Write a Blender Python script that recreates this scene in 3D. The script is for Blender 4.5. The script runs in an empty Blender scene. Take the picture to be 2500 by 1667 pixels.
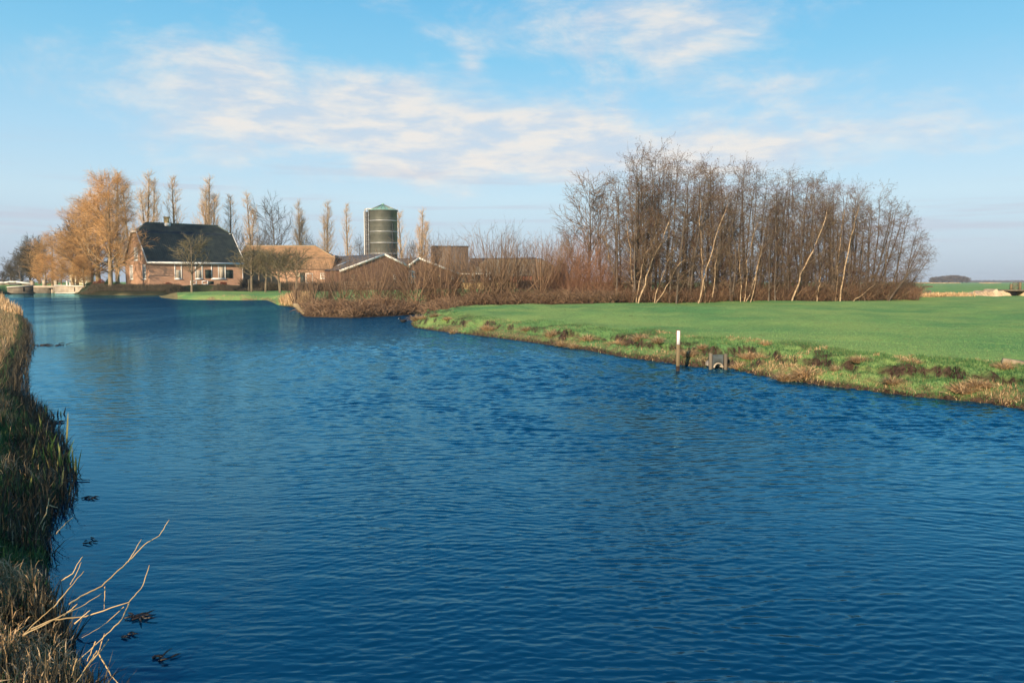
import bpy, math
import numpy as np
from mathutils import Vector
D = bpy.data
scene = bpy.context.scene
COL = scene.collection
rad = math.radians

# ---------------------------------------------------------------- camera
CAM_H = 1.8
FOCAL = 28.0
PITCH = math.atan(145.5 / 1944.4)
cam_data = D.cameras.new('camera')
cam_data.lens = FOCAL; cam_data.sensor_width = 36.0
cam_data.clip_start = 0.05; cam_data.clip_end = 20000
cam = D.objects.new('camera', cam_data); COL.objects.link(cam)
cam.location = (0, 0, CAM_H)
cam.rotation_euler = (math.pi / 2 - PITCH, 0, 0)
scene.camera = cam

# ---------------------------------------------------------------- light
SUN_EL = rad(20.0)
SUN_H = (-0.37, -0.929)                     # horizontal direction towards the sun
sx, sy = SUN_H[0] * math.cos(SUN_EL), SUN_H[1] * math.cos(SUN_EL)
to_sun = Vector((sx, sy, math.sin(SUN_EL)))
ld = D.lights.new('sun', 'SUN'); ld.energy = 4.8; ld.angle = rad(0.53); ld.color = (1.0, 0.80, 0.56)
sun = D.objects.new('sun', ld); COL.objects.link(sun)
sun.rotation_euler = to_sun.to_track_quat('Z', 'Y').to_euler()
sun.location = (-30, -50, 40)

scene.view_settings.view_transform = 'Standard'
scene.view_settings.look = 'None'
scene.view_settings.gamma = 1.0
scene.view_settings.use_curve_mapping = False
scene.view_settings.exposure = 0.6

class NB:
    """tiny expression helper for shader node trees"""
    def __init__(s, tree): s.t = tree; s.N = tree.nodes; s.L = tree.links
    def new(s, kind, **kw):
        n = s.N.new(kind)
        for k, v in kw.items(): setattr(n, k, v)
        return n
    def put(s, sock, v):
        if isinstance(v, bpy.types.NodeSocket): s.L.new(v, sock)
        else:
            if isinstance(v, (tuple, list)) and len(v) == 3 and sock.type == 'RGBA': v = (*v, 1)
            sock.default_value = v
    def m(s, op, a, b=None, c=None, clamp=False):
        n = s.new('ShaderNodeMath', operation=op, use_clamp=clamp)
        s.put(n.inputs[0], a)
        if b is not None: s.put(n.inputs[1], b)
        if c is not None: s.put(n.inputs[2], c)
        return n.outputs[0]
    def ss(s, v, a, b):
        n = s.new('ShaderNodeMapRange', interpolation_type='SMOOTHSTEP')
        s.put(n.inputs[0], v); s.put(n.inputs[1], a); s.put(n.inputs[2], b)
        return n.outputs[0]
    def lin(s, v, a, b, c=0.0, d=1.0):
        n = s.new('ShaderNodeMapRange')
        for i, q in enumerate((v, a, b, c, d)): s.put(n.inputs[i], q)
        return n.outputs[0]
    def mix(s, f, a, b, mode='MIX'):
        n = s.new('ShaderNodeMix', data_type='RGBA', blend_type=mode)
        s.put(n.inputs[0], f); s.put(n.inputs[6], a); s.put(n.inputs[7], b)
        return n.outputs[2]
    def noise(s, vec, scale, detail=2.0, rough=0.5, dist=0.0, dim='3D'):
        n = s.new('ShaderNodeTexNoise', noise_dimensions=dim)
        if vec is not None: s.L.new(vec, n.inputs['Vector'])
        n.inputs['Scale'].default_value = scale; n.inputs['Detail'].default_value = detail
        n.inputs['Roughness'].default_value = rough; n.inputs['Distortion'].default_value = dist
        return n.outputs[0]
    def mapping(s, vec, loc=(0, 0, 0), rot=(0, 0, 0), scale=(1, 1, 1)):
        n = s.new('ShaderNodeMapping'); s.L.new(vec, n.inputs[0])
        n.inputs[1].default_value = loc; n.inputs[2].default_value = rot; n.inputs[3].default_value = scale
        return n.outputs[0]
    def ramp(s, f, stops):
        n = s.new('ShaderNodeValToRGB'); s.put(n.inputs[0], f)
        e = n.color_ramp.elements
        while len(e) < len(stops): e.new(0.5)
        for q, (p, c) in zip(e, stops): q.position = p; q.color = (*c, 1)
        return n.outputs[0]
    def attr(s, name):
        return s.new('ShaderNodeAttribute', attribute_name=name).outputs['Fac']

# ---------------------------------------------------------------- sky
world = D.worlds.new('World'); scene.world = world; world.use_nodes = True
nb = NB(world.node_tree); nb.N.clear()
SKY_STRENGTH = 0.09
sky = nb.new('ShaderNodeTexSky', sky_type='NISHITA')
sky.sun_disc = False; sky.sun_elevation = SUN_EL
sky.sun_rotation = math.atan2(SUN_H[0], SUN_H[1])
sky.altitude = 0; sky.air_density = 1.0; sky.dust_density = 0.6; sky.ozone_density = 2.0
tc = nb.new('ShaderNodeTexCoord')
sep = nb.new('ShaderNodeSeparateXYZ'); nb.L.new(tc.outputs['Generated'], sep.inputs[0])
dx, dy, dz = sep.outputs
zc = nb.m('MAXIMUM', dz, 0.0)
K = 1.0 / SKY_STRENGTH / 1.5
def sc(c): return tuple(v * K for v in c)
clear = nb.ramp(zc, [(0.0, (.40, .51, .66)), (0.035, (.50, .62, .77)), (0.10, (.58, .77, .89)), (0.17, (.44, .72, .92)),
                     (0.26, (.24, .62, .89)), (0.36, (.12, .50, .84)), (0.55, (.035, .27, .60)), (1.0, (.012, .13, .40))])
clear = nb.mix(1.0, clear, (K, K, K), 'MULTIPLY')
base = nb.mix(0.86, sky.outputs[0], clear)
# high thin cloud, mapped on a plane overhead
inv = nb.m('DIVIDE', 1.0, nb.m('ADD', zc, 0.10))
cx = nb.m('MULTIPLY', dx, inv); cyy = nb.m('MULTIPLY', dy, inv)
comb = nb.new('ShaderNodeCombineXYZ'); nb.L.new(cx, comb.inputs[0]); nb.L.new(cyy, comb.inputs[1])
cv = comb.outputs[0]
# a second coordinate: azimuth/elevation, stretched sideways
az = nb.m('ARCTAN2', dx, dy)
comb2 = nb.new('ShaderNodeCombineXYZ'); nb.L.new(az, comb2.inputs[0])
nb.put(comb2.inputs[1], nb.m('MULTIPLY', zc, 1.9))
av = comb2.outputs[0]
warp = nb.noise(av, 3.0, 2, 0.5)
n1 = nb.noise(nb.mapping(av, loc=(2.3, .4, 0)), 6.0, 9, 0.62, 0.35)
n2 = nb.noise(nb.mapping(cv, loc=(.7, 3.1, 0), rot=(0, 0, .25), scale=(1, 1, 1)), 3.2, 7, 0.62, 0.3)
def blob(a0, e0, wa, we, amp):
    a = nb.m('DIVIDE', nb.m('SUBTRACT', az, a0), wa); e = nb.m('DIVIDE', nb.m('SUBTRACT', zc, e0), we)
    q = nb.m('ADD', nb.m('MULTIPLY', a, a), nb.m('MULTIPLY', e, e))
    return nb.m('MULTIPLY', nb.m('EXPONENT', nb.m('MULTIPLY', q, -1.0)), amp)
cov = 0.0
for b in [(-.22, .195, .17, .055, .34), (-.05, .185, .18, .05, .28), (.06, .155, .24, .035, .26), (.17, .33, .18, .06, .26), (.21, .27, .12, .035, .25),
          (-.17, .34, .10, .025, .22), (-.42, .25, .16, .03, .12), (.36, .22, .12, .03, .16), (.42, .17, .14, .018, .14), (.10, .14, .35, .018, .12),
          (-.52, .33, .22, .04, .13), (-.40, .215, .13, .03, .13), (.30, .15, .2, .02, .12), (-.30, .27, .035, .03, .18), (-.048, .26, .02, .018, .25)]:
    cov = nb.m('ADD', blob(*b), cov)
dens = nb.m('ADD', nb.m('ADD', nb.m('MULTIPLY', n1, .95), nb.m('MULTIPLY', n2, .20)), cov)
c1 = nb.ss(dens, .60, .98)
c1 = nb.m('MULTIPLY', c1, nb.ss(zc, .02, .09))
fleck = nb.noise(nb.mapping(av, scale=(1, 1.9, 1)), 13.0, 7, 0.6, .2)
c1 = nb.m('MULTIPLY', c1, nb.lin(fleck, .3, .65, .66, 1.0))
cloudcol = nb.mix(nb.ss(fleck, .35, .62), sc((.66, .70, .78)), sc((.90, .84, .78)))
skyc = nb.mix(nb.m('MULTIPLY', c1, .90), base, cloudcol)
# faint lilac streaks low down
st = nb.noise(nb.mapping(av, scale=(1, 9, 1)), 3.0, 4, .55)
low = nb.m('MULTIPLY', nb.ss(st, .50, .66), nb.m('SUBTRACT', nb.ss(zc, .01, .05), nb.ss(zc, .10, .17)))
skyc = nb.mix(nb.m('MULTIPLY', low, .45), skyc, sc((.56, .56, .66)))
bg = nb.new('ShaderNodeBackground'); nb.L.new(skyc, bg.inputs[0]); bg.inputs[1].default_value = SKY_STRENGTH
outw = nb.new('ShaderNodeOutputWorld'); nb.L.new(bg.outputs[0], outw.inputs[0])

# ---------------------------------------------------------------- measuring helpers
cp, sp = math.cos(PITCH), math.sin(PITCH)
def ray(px, py):
    u = (px - 1250) / 1944.4; v = -(py - 833.5) / 1944.4
    return u, cp + v * sp, -sp + v * cp
def on_z(px, py, z=0.0):
    a, b, c = ray(px, py); t = (z - CAM_H) / c
    return (a * t, b * t)
def on_y(px, py, Y):
    a, b, c = ray(px, py); t = Y / b
    return (a * t, Y, CAM_H + c * t)
def xat(px, Y, py=688): return on_y(px, py, Y)[0]
def zat(py, Y): return on_y(1250, py, Y)[2]

def hash2(ix, iy, seed):
    h = (ix.astype(np.int64) * 374761393 + iy.astype(np.int64) * 668265263 + seed * 1442695041) & 0xFFFFFFFF
    h = ((h ^ (h >> 13)) * 1274126177) & 0xFFFFFFFF
    h = (h ^ (h >> 16)) & 0xFFFFFFFF
    return h / 4294967295.0
def vn(x, y, seed=0):
    xi = np.floor(x); yi = np.floor(y); fx = x - xi; fy = y - yi
    fx = fx * fx * (3 - 2 * fx); fy = fy * fy * (3 - 2 * fy)
    a = hash2(xi, yi, seed); b = hash2(xi + 1, yi, seed); c = hash2(xi, yi + 1, seed); d = hash2(xi + 1, yi + 1, seed)
    return (a * (1 - fx) + b * fx) * (1 - fy) + (c * (1 - fx) + d * fx) * fy
def fbm(x, y, seed=0, oct=3):
    s = 0; a = .5; t = 0
    for i in range(oct):
        s = s + a * vn(x * 2 ** i + 13.7 * i, y * 2 ** i - 7.1 * i, seed + i); t += a; a *= .5
    return s / t * 2 - 1
def sstep(v, a, b):
    t = np.clip((v - a) / (b - a), 0, 1); return t * t * (3 - 2 * t)

# ---------------------------------------------------------------- mesh helpers
def mesh_np(name, V, F, mat=None, parent=None, smooth=False, attrs=None, link=True):
    """V (n,3); F list of (m,k) index arrays"""
    me = D.meshes.new(name)
    V = np.asarray(V, dtype=np.float32).reshape(-1, 3)
    F = [np.asarray(f, dtype=np.int32) for f in F if len(f)]
    me.vertices.add(len(V)); me.vertices.foreach_set('co', V.ravel())
    nl = sum(f.size for f in F); nf = sum(len(f) for f in F)
    me.loops.add(nl); me.polygons.add(nf)
    me.loops.foreach_set('vertex_index', np.concatenate([f.ravel() for f in F]))
    tot = np.concatenate([np.full(len(f), f.shape[1], dtype=np.int32) for f in F])
    st = np.concatenate([[0], np.cumsum(tot)[:-1]]).astype(np.int32)
    me.polygons.foreach_set('loop_start', st)
    me.polygons.foreach_set('loop_total', tot)
    if smooth: me.polygons.foreach_set('use_smooth', np.ones(nf, dtype=bool))
    for k, a in (attrs or {}).items():
        at = me.attributes.new(k, 'FLOAT', 'POINT'); at.data.foreach_set('value', np.asarray(a, dtype=np.float32))
    me.update(calc_edges=True)
    if mat: me.materials.append(mat)
    if not link: return me
    o = D.objects.new(name, me); COL.objects.link(o)
    if parent: o.parent = parent
    return o
def obj_of(name, me, parent=None):
    o = D.objects.new(name, me); COL.objects.link(o)
    if parent: o.parent = parent
    return o
def tag(o, label=None, cat=None, group=None, kind=None):
    if label: o['label'] = label
    if cat: o['category'] = cat
    if group: o['group'] = group
    if kind: o['kind'] = kind
    return o
def empty(name, loc, rz=0.0, label=None, cat=None, group=None):
    e = D.objects.new(name, None); COL.objects.link(e); e.location = loc; e.rotation_euler = (0, 0, rz)
    e.empty_display_size = .3
    return tag(e, label, cat, group)

class MB:
    """collects solid shapes, then builds one mesh"""
    def __init__(s): s.V = []; s.F = {3: [], 4: []}; s.n = 0; s.poly = []
    def add(s, V, F):
        V = np.asarray(V, float); s.V.append(V)
        for f in F:
            f = [i + s.n for i in f]
            if len(f) in (3, 4): s.F[len(f)].append(f)
            else: s.poly.append(f)
        s.n += len(V); return s
    def box(s, x0, y0, z0, x1, y1, z1):
        V = [(x0, y0, z0), (x1, y0, z0), (x1, y1, z0), (x0, y1, z0), (x0, y0, z1), (x1, y0, z1), (x1, y1, z1), (x0, y1, z1)]
        return s.add(V, [(0, 3, 2, 1), (4, 5, 6, 7), (0, 1, 5, 4), (1, 2, 6, 5), (2, 3, 7, 6), (3, 0, 4, 7)])
    def prism(s, pts, d):
        """extrude a 3-D polygon by vector d"""
        P = np.asarray(pts, float); n = len(P); V = np.vstack([P, P + np.asarray(d, float)])
        F = [tuple(range(n))[::-1], tuple(range(n, 2 * n))] + [(i, (i + 1) % n, n + (i + 1) % n, n + i) for i in range(n)]
        return s.add(V, F)
    def beam(s, a, b, w, h=None):
        h = h or w; a = np.array(a, float); b = np.array(b, float); t = b - a; t /= np.linalg.norm(t)
        up = np.array([0, 0, 1.]) if abs(t[2]) < .95 else np.array([0, 1., 0])
        u = np.cross(t, up); u /= np.linalg.norm(u); v = np.cross(u, t)
        V = [a + u * i * w / 2 + v * j * h / 2 for i, j in ((-1, -1), (1, -1), (1, 1), (-1, 1))] + [b + u * i * w / 2 + v * j * h / 2 for i, j in ((-1, -1), (1, -1), (1, 1), (-1, 1))]
        return s.add(V, [(0, 3, 2, 1), (4, 5, 6, 7), (0, 1, 5, 4), (1, 2, 6, 5), (2, 3, 7, 6), (3, 0, 4, 7)])
    def lathe(s, prof, c=(0, 0, 0), n=24, closed=True):
        V = []; F = []
        for r, z in prof:
            for k in range(n):
                a = 2 * math.pi * k / n; V.append((c[0] + r * math.cos(a), c[1] + r * math.sin(a), c[2] + z))
        for i in range(len(prof) - 1):
            for k in range(n):
                F.append((i * n + k, i * n + (k + 1) % n, (i + 1) * n + (k + 1) % n, (i + 1) * n + k))
        if closed:
            F.append(tuple(range(n))[::-1]); F.append(tuple(range((len(prof) - 1) * n, len(prof) * n)))
        return s.add(V, F)
    def tube(s, pts, r, sides=6):
        P = np.asarray(pts, float)[None]; R = np.asarray(r, float)
        if R.ndim == 0: R = np.full(P.shape[1], float(R))
        V, F4, F3 = tubes(P, R[None], sides)
        return s.add(V, [tuple(f) for f in F4] + [tuple(f) for f in F3])
    def build(s, name, mat=None, parent=None, smooth=False):
        V = np.vstack(s.V)
        if s.poly:
            me = D.meshes.new(name); me.from_pydata(V.tolist(), [], s.F[3] + s.F[4] + s.poly); me.update()
            if smooth: me.polygons.foreach_set('use_smooth', np.ones(len(me.polygons), dtype=bool))
            if mat: me.materials.append(mat)
            return obj_of(name, me, parent)
        return mesh_np(name, V, [np.array(s.F[k]) for k in (3, 4) if s.F[k]], mat, parent, smooth)

def norm(v): return v / np.maximum(np.linalg.norm(v, axis=-1, keepdims=True), 1e-9)
def frames(T):
    ref = np.where(np.abs(T[..., 2:3]) > .9, np.array([1., .2, 0]), np.array([.1, .15, 1.]))
    u = norm(np.cross(T, ref)); v = np.cross(T, u); return u, v
def tubes(P, R, sides):
    """P (N,K,3) R (N,K) -> V, quads, caps(3) ; last ring collapses to a point"""
    N, K, _ = P.shape
    T = np.empty_like(P); T[:, 1:-1] = P[:, 2:] - P[:, :-2]; T[:, 0] = P[:, 1] - P[:, 0]; T[:, -1] = P[:, -1] - P[:, -2]
    T = norm(T); u, v = frames(T)
    a = np.arange(sides) * 2 * math.pi / sides
    ring = P[:, :-1, None, :] + R[:, :-1, None, None] * (np.cos(a)[None, None, :, None] * u[:, :-1, None, :] + np.sin(a)[None, None, :, None] * v[:, :-1, None, :])
    M = (K - 1) * sides
    V = np.concatenate([ring.reshape(N, M, 3), P[:, -1:, :]], axis=1)
    b = np.arange(N)[:, None] * (M + 1)
    q = []; k2 = (np.arange(sides) + 1) % sides; k1 = np.arange(sides)
    for i in range(K - 2):
        f = np.stack([i * sides + k1, i * sides + k2, (i + 1) * sides + k2, (i + 1) * sides + k1], -1)
        q.append((b[:, :, None] + f[None]).reshape(-1, 4))
    f = np.stack([(K - 2) * sides + k1, (K - 2) * sides + k2, np.full(sides, M)], -1)
    t = (b[:, :, None] + f[None]).reshape(-1, 3)
    return V.reshape(-1, 3), (np.vstack(q) if q else np.zeros((0, 4), int)), t

class Veg:
    """collects tubes / blades with a per-plant random attribute"""
    def __init__(s): s.V = []; s.Q = []; s.T = []; s.A = []; s.n = 0
    def tubes(s, P, R, sides=3, a=None, rng=None):
        if len(P) == 0: return s
        V, q, t = tubes(P, R, sides); per = len(V) // len(P)
        if a is None: a = (rng or np.random).random(len(P)) if rng is None else rng.random(len(P))
        s.V.append(V); s.Q.append(q + s.n); s.T.append(t + s.n); s.A.append(np.repeat(a, per)); s.n += len(V); return s
    def blades(s, base, tip_dir, length, width, droop, K, a, face=None):
        """flat tapering leaf blades: base (N,3), tip_dir (N,3) unit"""
        N = len(base); P = np.empty((N, K, 3)); d = tip_dir.copy(); P[:, 0] = base
        for i in range(1, K):
            P[:, i] = P[:, i - 1] + d * (length / (K - 1))[:, None]
            d = d.copy(); d[:, 2] -= droop * (i / (K - 1)); d = norm(d)
        if face is None:
            side = norm(np.cross(tip_dir, np.array([0, 0, 1.]) + .3 * np.random.default_rng(1).normal(size=(N, 3))))
        else: side = face
        w = width[:, None] * np.linspace(1, .55, K)[None, :] ; w[:, -1] = 0
        L = P[:, :-1] - side[:, None] * w[:, :-1, None] / 2; Rr = P[:, :-1] + side[:, None] * w[:, :-1, None] / 2
        V = np.concatenate([L, Rr, P[:, -1:]], 1); per = 2 * (K - 1) + 1
        b = np.arange(N)[:, None] * per; kk = K - 1
        for i in range(K - 2):
            s.Q.append(np.concatenate([b + i, b + kk + i, b + kk + i + 1, b + i + 1], 1) + s.n)
        s.T.append(np.concatenate([b + kk - 1, b + 2 * kk - 1, b + 2 * kk], 1) + s.n)
        s.V.append(V.reshape(-1, 3)); s.A.append(np.repeat(a, per)); s.n += N * per; return s
    def build(s, name, mat, parent=None, link=True, smooth=False):
        return mesh_np(name, np.vstack(s.V), [np.vstack(s.T)] + ([np.vstack(s.Q)] if s.Q else []), mat, parent, smooth, {'rnd': np.concatenate(s.A)}, link)

# ---------------------------------------------------------------- materials
MATS = {}
def mat(name, col, rough=.8, spec=.3, col2=None, scale=4.0, detail=4, bump=0, bscale=30, metal=0.0, fn=None, stretch=(1, 1, 1)):
    if name in MATS: return MATS[name]
    m = D.materials.new(name); m.use_nodes = True; n = NB(m.node_tree)
    b = n.N['Principled BSDF']; b.inputs['Roughness'].default_value = rough
    b.inputs['Specular IOR Level'].default_value = spec; b.inputs['Metallic'].default_value = metal
    t = n.new('ShaderNodeTexCoord').outputs['Object']
    t = n.mapping(t, scale=stretch)
    if fn: c = fn(n, b, t)
    elif col2: c = n.mix(n.ss(n.noise(t, scale, detail, .6), .35, .65), col, col2)
    else: c = n.mix(n.noise(t, scale, detail, .6), tuple(v * .8 for v in col), tuple(min(1, v * 1.15) for v in col))
    n.put(b.inputs['Base Color'], c)
    if bump:
        bn = n.new('ShaderNodeBump'); bn.inputs['Strength'].default_value = bump; bn.inputs['Distance'].default_value = .02
        n.L.new(n.noise(t, bscale, 4, .6), bn.inputs['Height']); n.L.new(bn.outputs[0], b.inputs['Normal'])
    MATS[name] = m; return m
def vegmat(name, stops, rough=.75, spec=.2, trans=0):
    m = D.materials.new(name); m.use_nodes = True; n = NB(m.node_tree); b = n.N['Principled BSDF']
    b.inputs['Roughness'].default_value = rough; b.inputs['Specular IOR Level'].default_value = spec
    c = n.ramp(n.attr('rnd'), stops)
    oi = n.new('ShaderNodeObjectInfo').outputs['Random']
    c = n.mix(1.0, c, n.ramp(oi, [(0, (.82, .84, .86)), (1, (1.12, 1.08, 1.05))]), 'MULTIPLY')
    n.put(b.inputs['Base Color'], c)
    if trans:
        tr = n.new('ShaderNodeBsdfTranslucent'); n.put(tr.inputs[0], c)
        mx = n.new('ShaderNodeMixShader'); mx.inputs[0].default_value = trans
        n.L.new(b.outputs[0], mx.inputs[1]); n.L.new(tr.outputs[0], mx.inputs[2])
        n.L.new(mx.outputs[0], n.N['Material Output'].inputs[0])
    MATS[name] = m; return m
# ================================================================ water outline (world metres, measured on the water level)
def zl(pts): return [on_z(a, b, 0.0) for a, b in pts]
SHORE = [(0.9, -7), (0.62, -1), (-.25, 1.3), (-1.0, 2.4)] + zl([
    (190, 1660), (150, 1560), (128, 1480), (118, 1400), (108, 1300), (140, 1230), (148, 1170), (132, 1090), (100, 1020), (50, 965), (52, 900),
    (72, 850), (71, 800), (50, 762), (20, 738), (10, 727), (6, 716.8), (84, 716.6), (85, 711), (131, 711), (132, 716.8), (180, 717.2), (188, 719), (220, 720.5),
    (300, 721), (400, 720.6), (500, 718.6), (506, 720), (470, 721.2), (430, 721.8), (396, 722.2), (388, 723), (392, 726), (430, 731), (520, 733),
    (600, 733.5), (650, 732.5), (662, 737), (680, 745), (722, 751), (733, 765), (742, 773), (800, 775), (860, 776), (950, 772),
    (1020, 768), (1080, 763), (1110, 760.5), (1118, 762), (1080, 767), (1040, 772), (1012, 782), (1003, 791), (1012, 800), (1060, 807),
    (1130, 815), (1200, 823), (1300, 836), (1380, 848), (1430, 854), (1480, 864), (1530, 873), (1600, 882), (1660, 890), (1725, 899), (1790, 902),
    (1810, 908), (1900, 925), (2000, 940), (2100, 952), (2230, 968), (2300, 974), (2400, 983), (2500, 1000), (2560, 1012)]) + [(9.5, 8.2), (14, 3), (24, -7)]
SH = np.array(SHORE)
def sdist(x, y):
    x = np.asarray(x, float).ravel(); y = np.asarray(y, float).ravel(); out = np.empty(len(x))
    A = SH; B = np.roll(SH, -1, 0); E = B - A; EE = (E ** 2).sum(1)
    for s in range(0, len(x), 20000):
        px = x[s:s + 20000, None]; py = y[s:s + 20000, None]
        t = np.clip(((px - A[:, 0]) * E[:, 0] + (py - A[:, 1]) * E[:, 1]) / EE, 0, 1)
        d = np.sqrt(((px - A[:, 0] - t * E[:, 0]) ** 2 + (py - A[:, 1] - t * E[:, 1]) ** 2).min(1))
        c = ((A[:, 1] > py) != (B[:, 1] > py)) & (px < E[:, 0] * (py - A[:, 1]) / np.where(E[:, 1] == 0, 1e-9, E[:, 1]) + A[:, 0])
        out[s:s + 20000] = np.where(c.sum(1) % 2 == 1, -d, d)
    return out
CULV = on_z(1757, 901, 0.0)
def terrain(x, y):
    """height, bank-ness (0..1), signed distance"""
    x = np.asarray(x, float).ravel(); y = np.asarray(y, float).ravel()
    sd = sdist(x, y)
    rightbank = (x > -.10 * y - .5) & (y < 45)
    leftbank = (x < -.42 * y - .2) | ((y < 3.2) & (x < .9))
    sdn = sd + .16 * fbm(x * 1.1, y * 1.1, 5, 3) * sstep(sd, -.5, .2)
    far = y > 70
    base = .43 + .05 * fbm(x / 9, y / 9, 11, 2)
    # garden terrace by the farmhouse
    S = sstep(y, 109.0, 112.5) * sstep(-x, 33, 42)
    base = base + .78 * S
    base = np.where(leftbank & (y < 105), .15 + .38 * sstep(sd, .3, 3.0), base)
    w1 = np.where(rightbank, .3, np.where(far, 1.4, .55))
    n2 = fbm(x * 1.15 + 3, y * 1.15, 21, 4)
    n3 = fbm(x * 3.1, y * 3.1, 31, 3)
    z1 = base * (.40 * sstep(sdn, 0, w1) + .60 * sstep(sdn, .2, 1.5))
    shelf = (base + .10 * fbm(x / 1.4, y / 1.4, 23, 2)) * (.34 * sstep(sdn, -.02, .35) + .38 * sstep(sdn + .85 * n2, .70, .86) + .28 * sstep(sdn + .3 * n3, .7, 2.3))
    z = np.where(rightbank, shelf, z1)
    near = np.exp(-((sd - .8) / .9) ** 2) * np.where(rightbank, 1.5, 1)
    z = z + near * (.07 * n3 + .05 * n2) * np.where(y < 60, 1, .4) * (sd > 0.05)
    # broad undulation of the meadow
    und = .05 * fbm((x * .5 + y * .85) / 2.6, (x * .85 - y * .5) / 14.0, 43, 2) + .075 * fbm(x / 5.0 + 1, y / 7.0, 41, 2) + .03 * fbm(x / 1.6, y / 2.6, 51, 2)
    z = z + 2.0 * und * sstep(sd, 1.5, 4) * np.where(y < 80, 1, 1.0)
    z = z + .05 * sstep(sd, 0, .03) * (sd > 0)
    # notch where the culvert mouth sits
    cd = np.hypot(x - CULV[0], y - CULV[1] - .15)
    z = z - .35 * (1 - sstep(cd, .22, .42)) * rightbank
    z = np.where(sd < 0, np.maximum(sd * .9, -.5) - .02, z)
    return z, sd
def ground_z(x, y): return float(terrain([x], [y])[0][0])

ang = np.radians(np.concatenate([np.arange(-180, -38, 4.0), np.arange(-38, 38.01, .115), np.arange(42, 180.1, 4.0)]))
def geo(a, b, r): return list(a * (1 + r) ** np.arange(int(math.log(b / a) / math.log(1 + r))))
rr = np.array([.02] + geo(1.2, 9, .022) + geo(9, 24, .0062) + geo(24, 60, .010) + geo(60, 128, .0125) + geo(128, 5200, .06) + [6000])
RR, AA = np.meshgrid(rr, ang, indexing='ij')
GX = RR * np.sin(AA); GY = RR * np.cos(AA)
gz, gsd = terrain(GX, GY)
nR, nA = GX.shape
GZ = gz.reshape(nR, nA)
# slope -> bare soil
dr = np.gradient(RR, axis=0); dzr = np.gradient(GZ, axis=0) / np.maximum(dr, 1e-3)
da = np.gradient(AA, axis=1) * np.maximum(RR, .05); dza = np.gradient(GZ, axis=1) / np.maximum(da, 1e-3)
slope = np.hypot(dzr, dza).ravel()
X_, Y_ = GX.ravel(), GY.ravel()
soil = sstep(slope, .55, 1.0) * (gsd > .12) * (gsd < 3.2) * (Y_ < 60)
patch = sstep(fbm(X_ / .8, Y_ / 1.1, 61, 3), .16, .34)
soil = np.clip(soil + .9 * patch * np.exp(-((gsd - 1.25) / .75) ** 2) * (Y_ < 60) * (X_ > -.10 * Y_ - .5) + (1 - sstep(gsd, .03, .16)) * (Y_ < 60), 0, 1)
dry = np.exp(-(np.maximum(gsd, 0) / 1.1) ** 2) * (.55 + .6 * fbm(X_ * .9, Y_ * .9, 71, 3))
leftm = (X_ < -.42 * Y_) & (Y_ < 110)
dry = np.where(leftm, .9, dry); dry = np.where((Y_ > 105) & ~leftm, 0, dry)
dry = np.clip(dry, 0, 1)
# dark bank / garden soil by the farmhouse, brown floor under the coppice and the brush
gpx = 1250 + 1944.4 * X_ / np.maximum(Y_, .1) * 1.003
gpy = 688 + (1.8 - GZ.ravel()) / np.maximum(Y_, .1) * 1944.4
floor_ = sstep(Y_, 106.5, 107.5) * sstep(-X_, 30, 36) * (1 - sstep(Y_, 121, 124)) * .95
litter = (((gpx > 728) & (gpx < 1010) & (Y_ > 38)) | ((gpx > 990) & (gpx < 1450) & (Y_ > 45.9))).astype(float) * (1 - sstep(Y_, 47, 49))
litter = litter * (gsd < 14)
cop = sstep(Y_ - (52 + (gpx - 1450) * .014 * 1.0), -3.0, -1.8) * (Y_ < 90) * (gpx > 1330) * (gpx < 2235)
litter = np.clip(litter + cop, 0, 1)
idx = np.arange(nR * nA).reshape(nR, nA)
q = np.stack([idx[:-1, :-1], idx[1:, :-1], idx[1:, 1:], idx[:-1, 1:]], -1).reshape(-1, 4)
keep = (GZ.ravel()[q] > -.22).any(1)
q = q[keep]
used = np.zeros(nR * nA, bool); used[q.ravel()] = True
remap = np.cumsum(used) - 1

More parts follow.
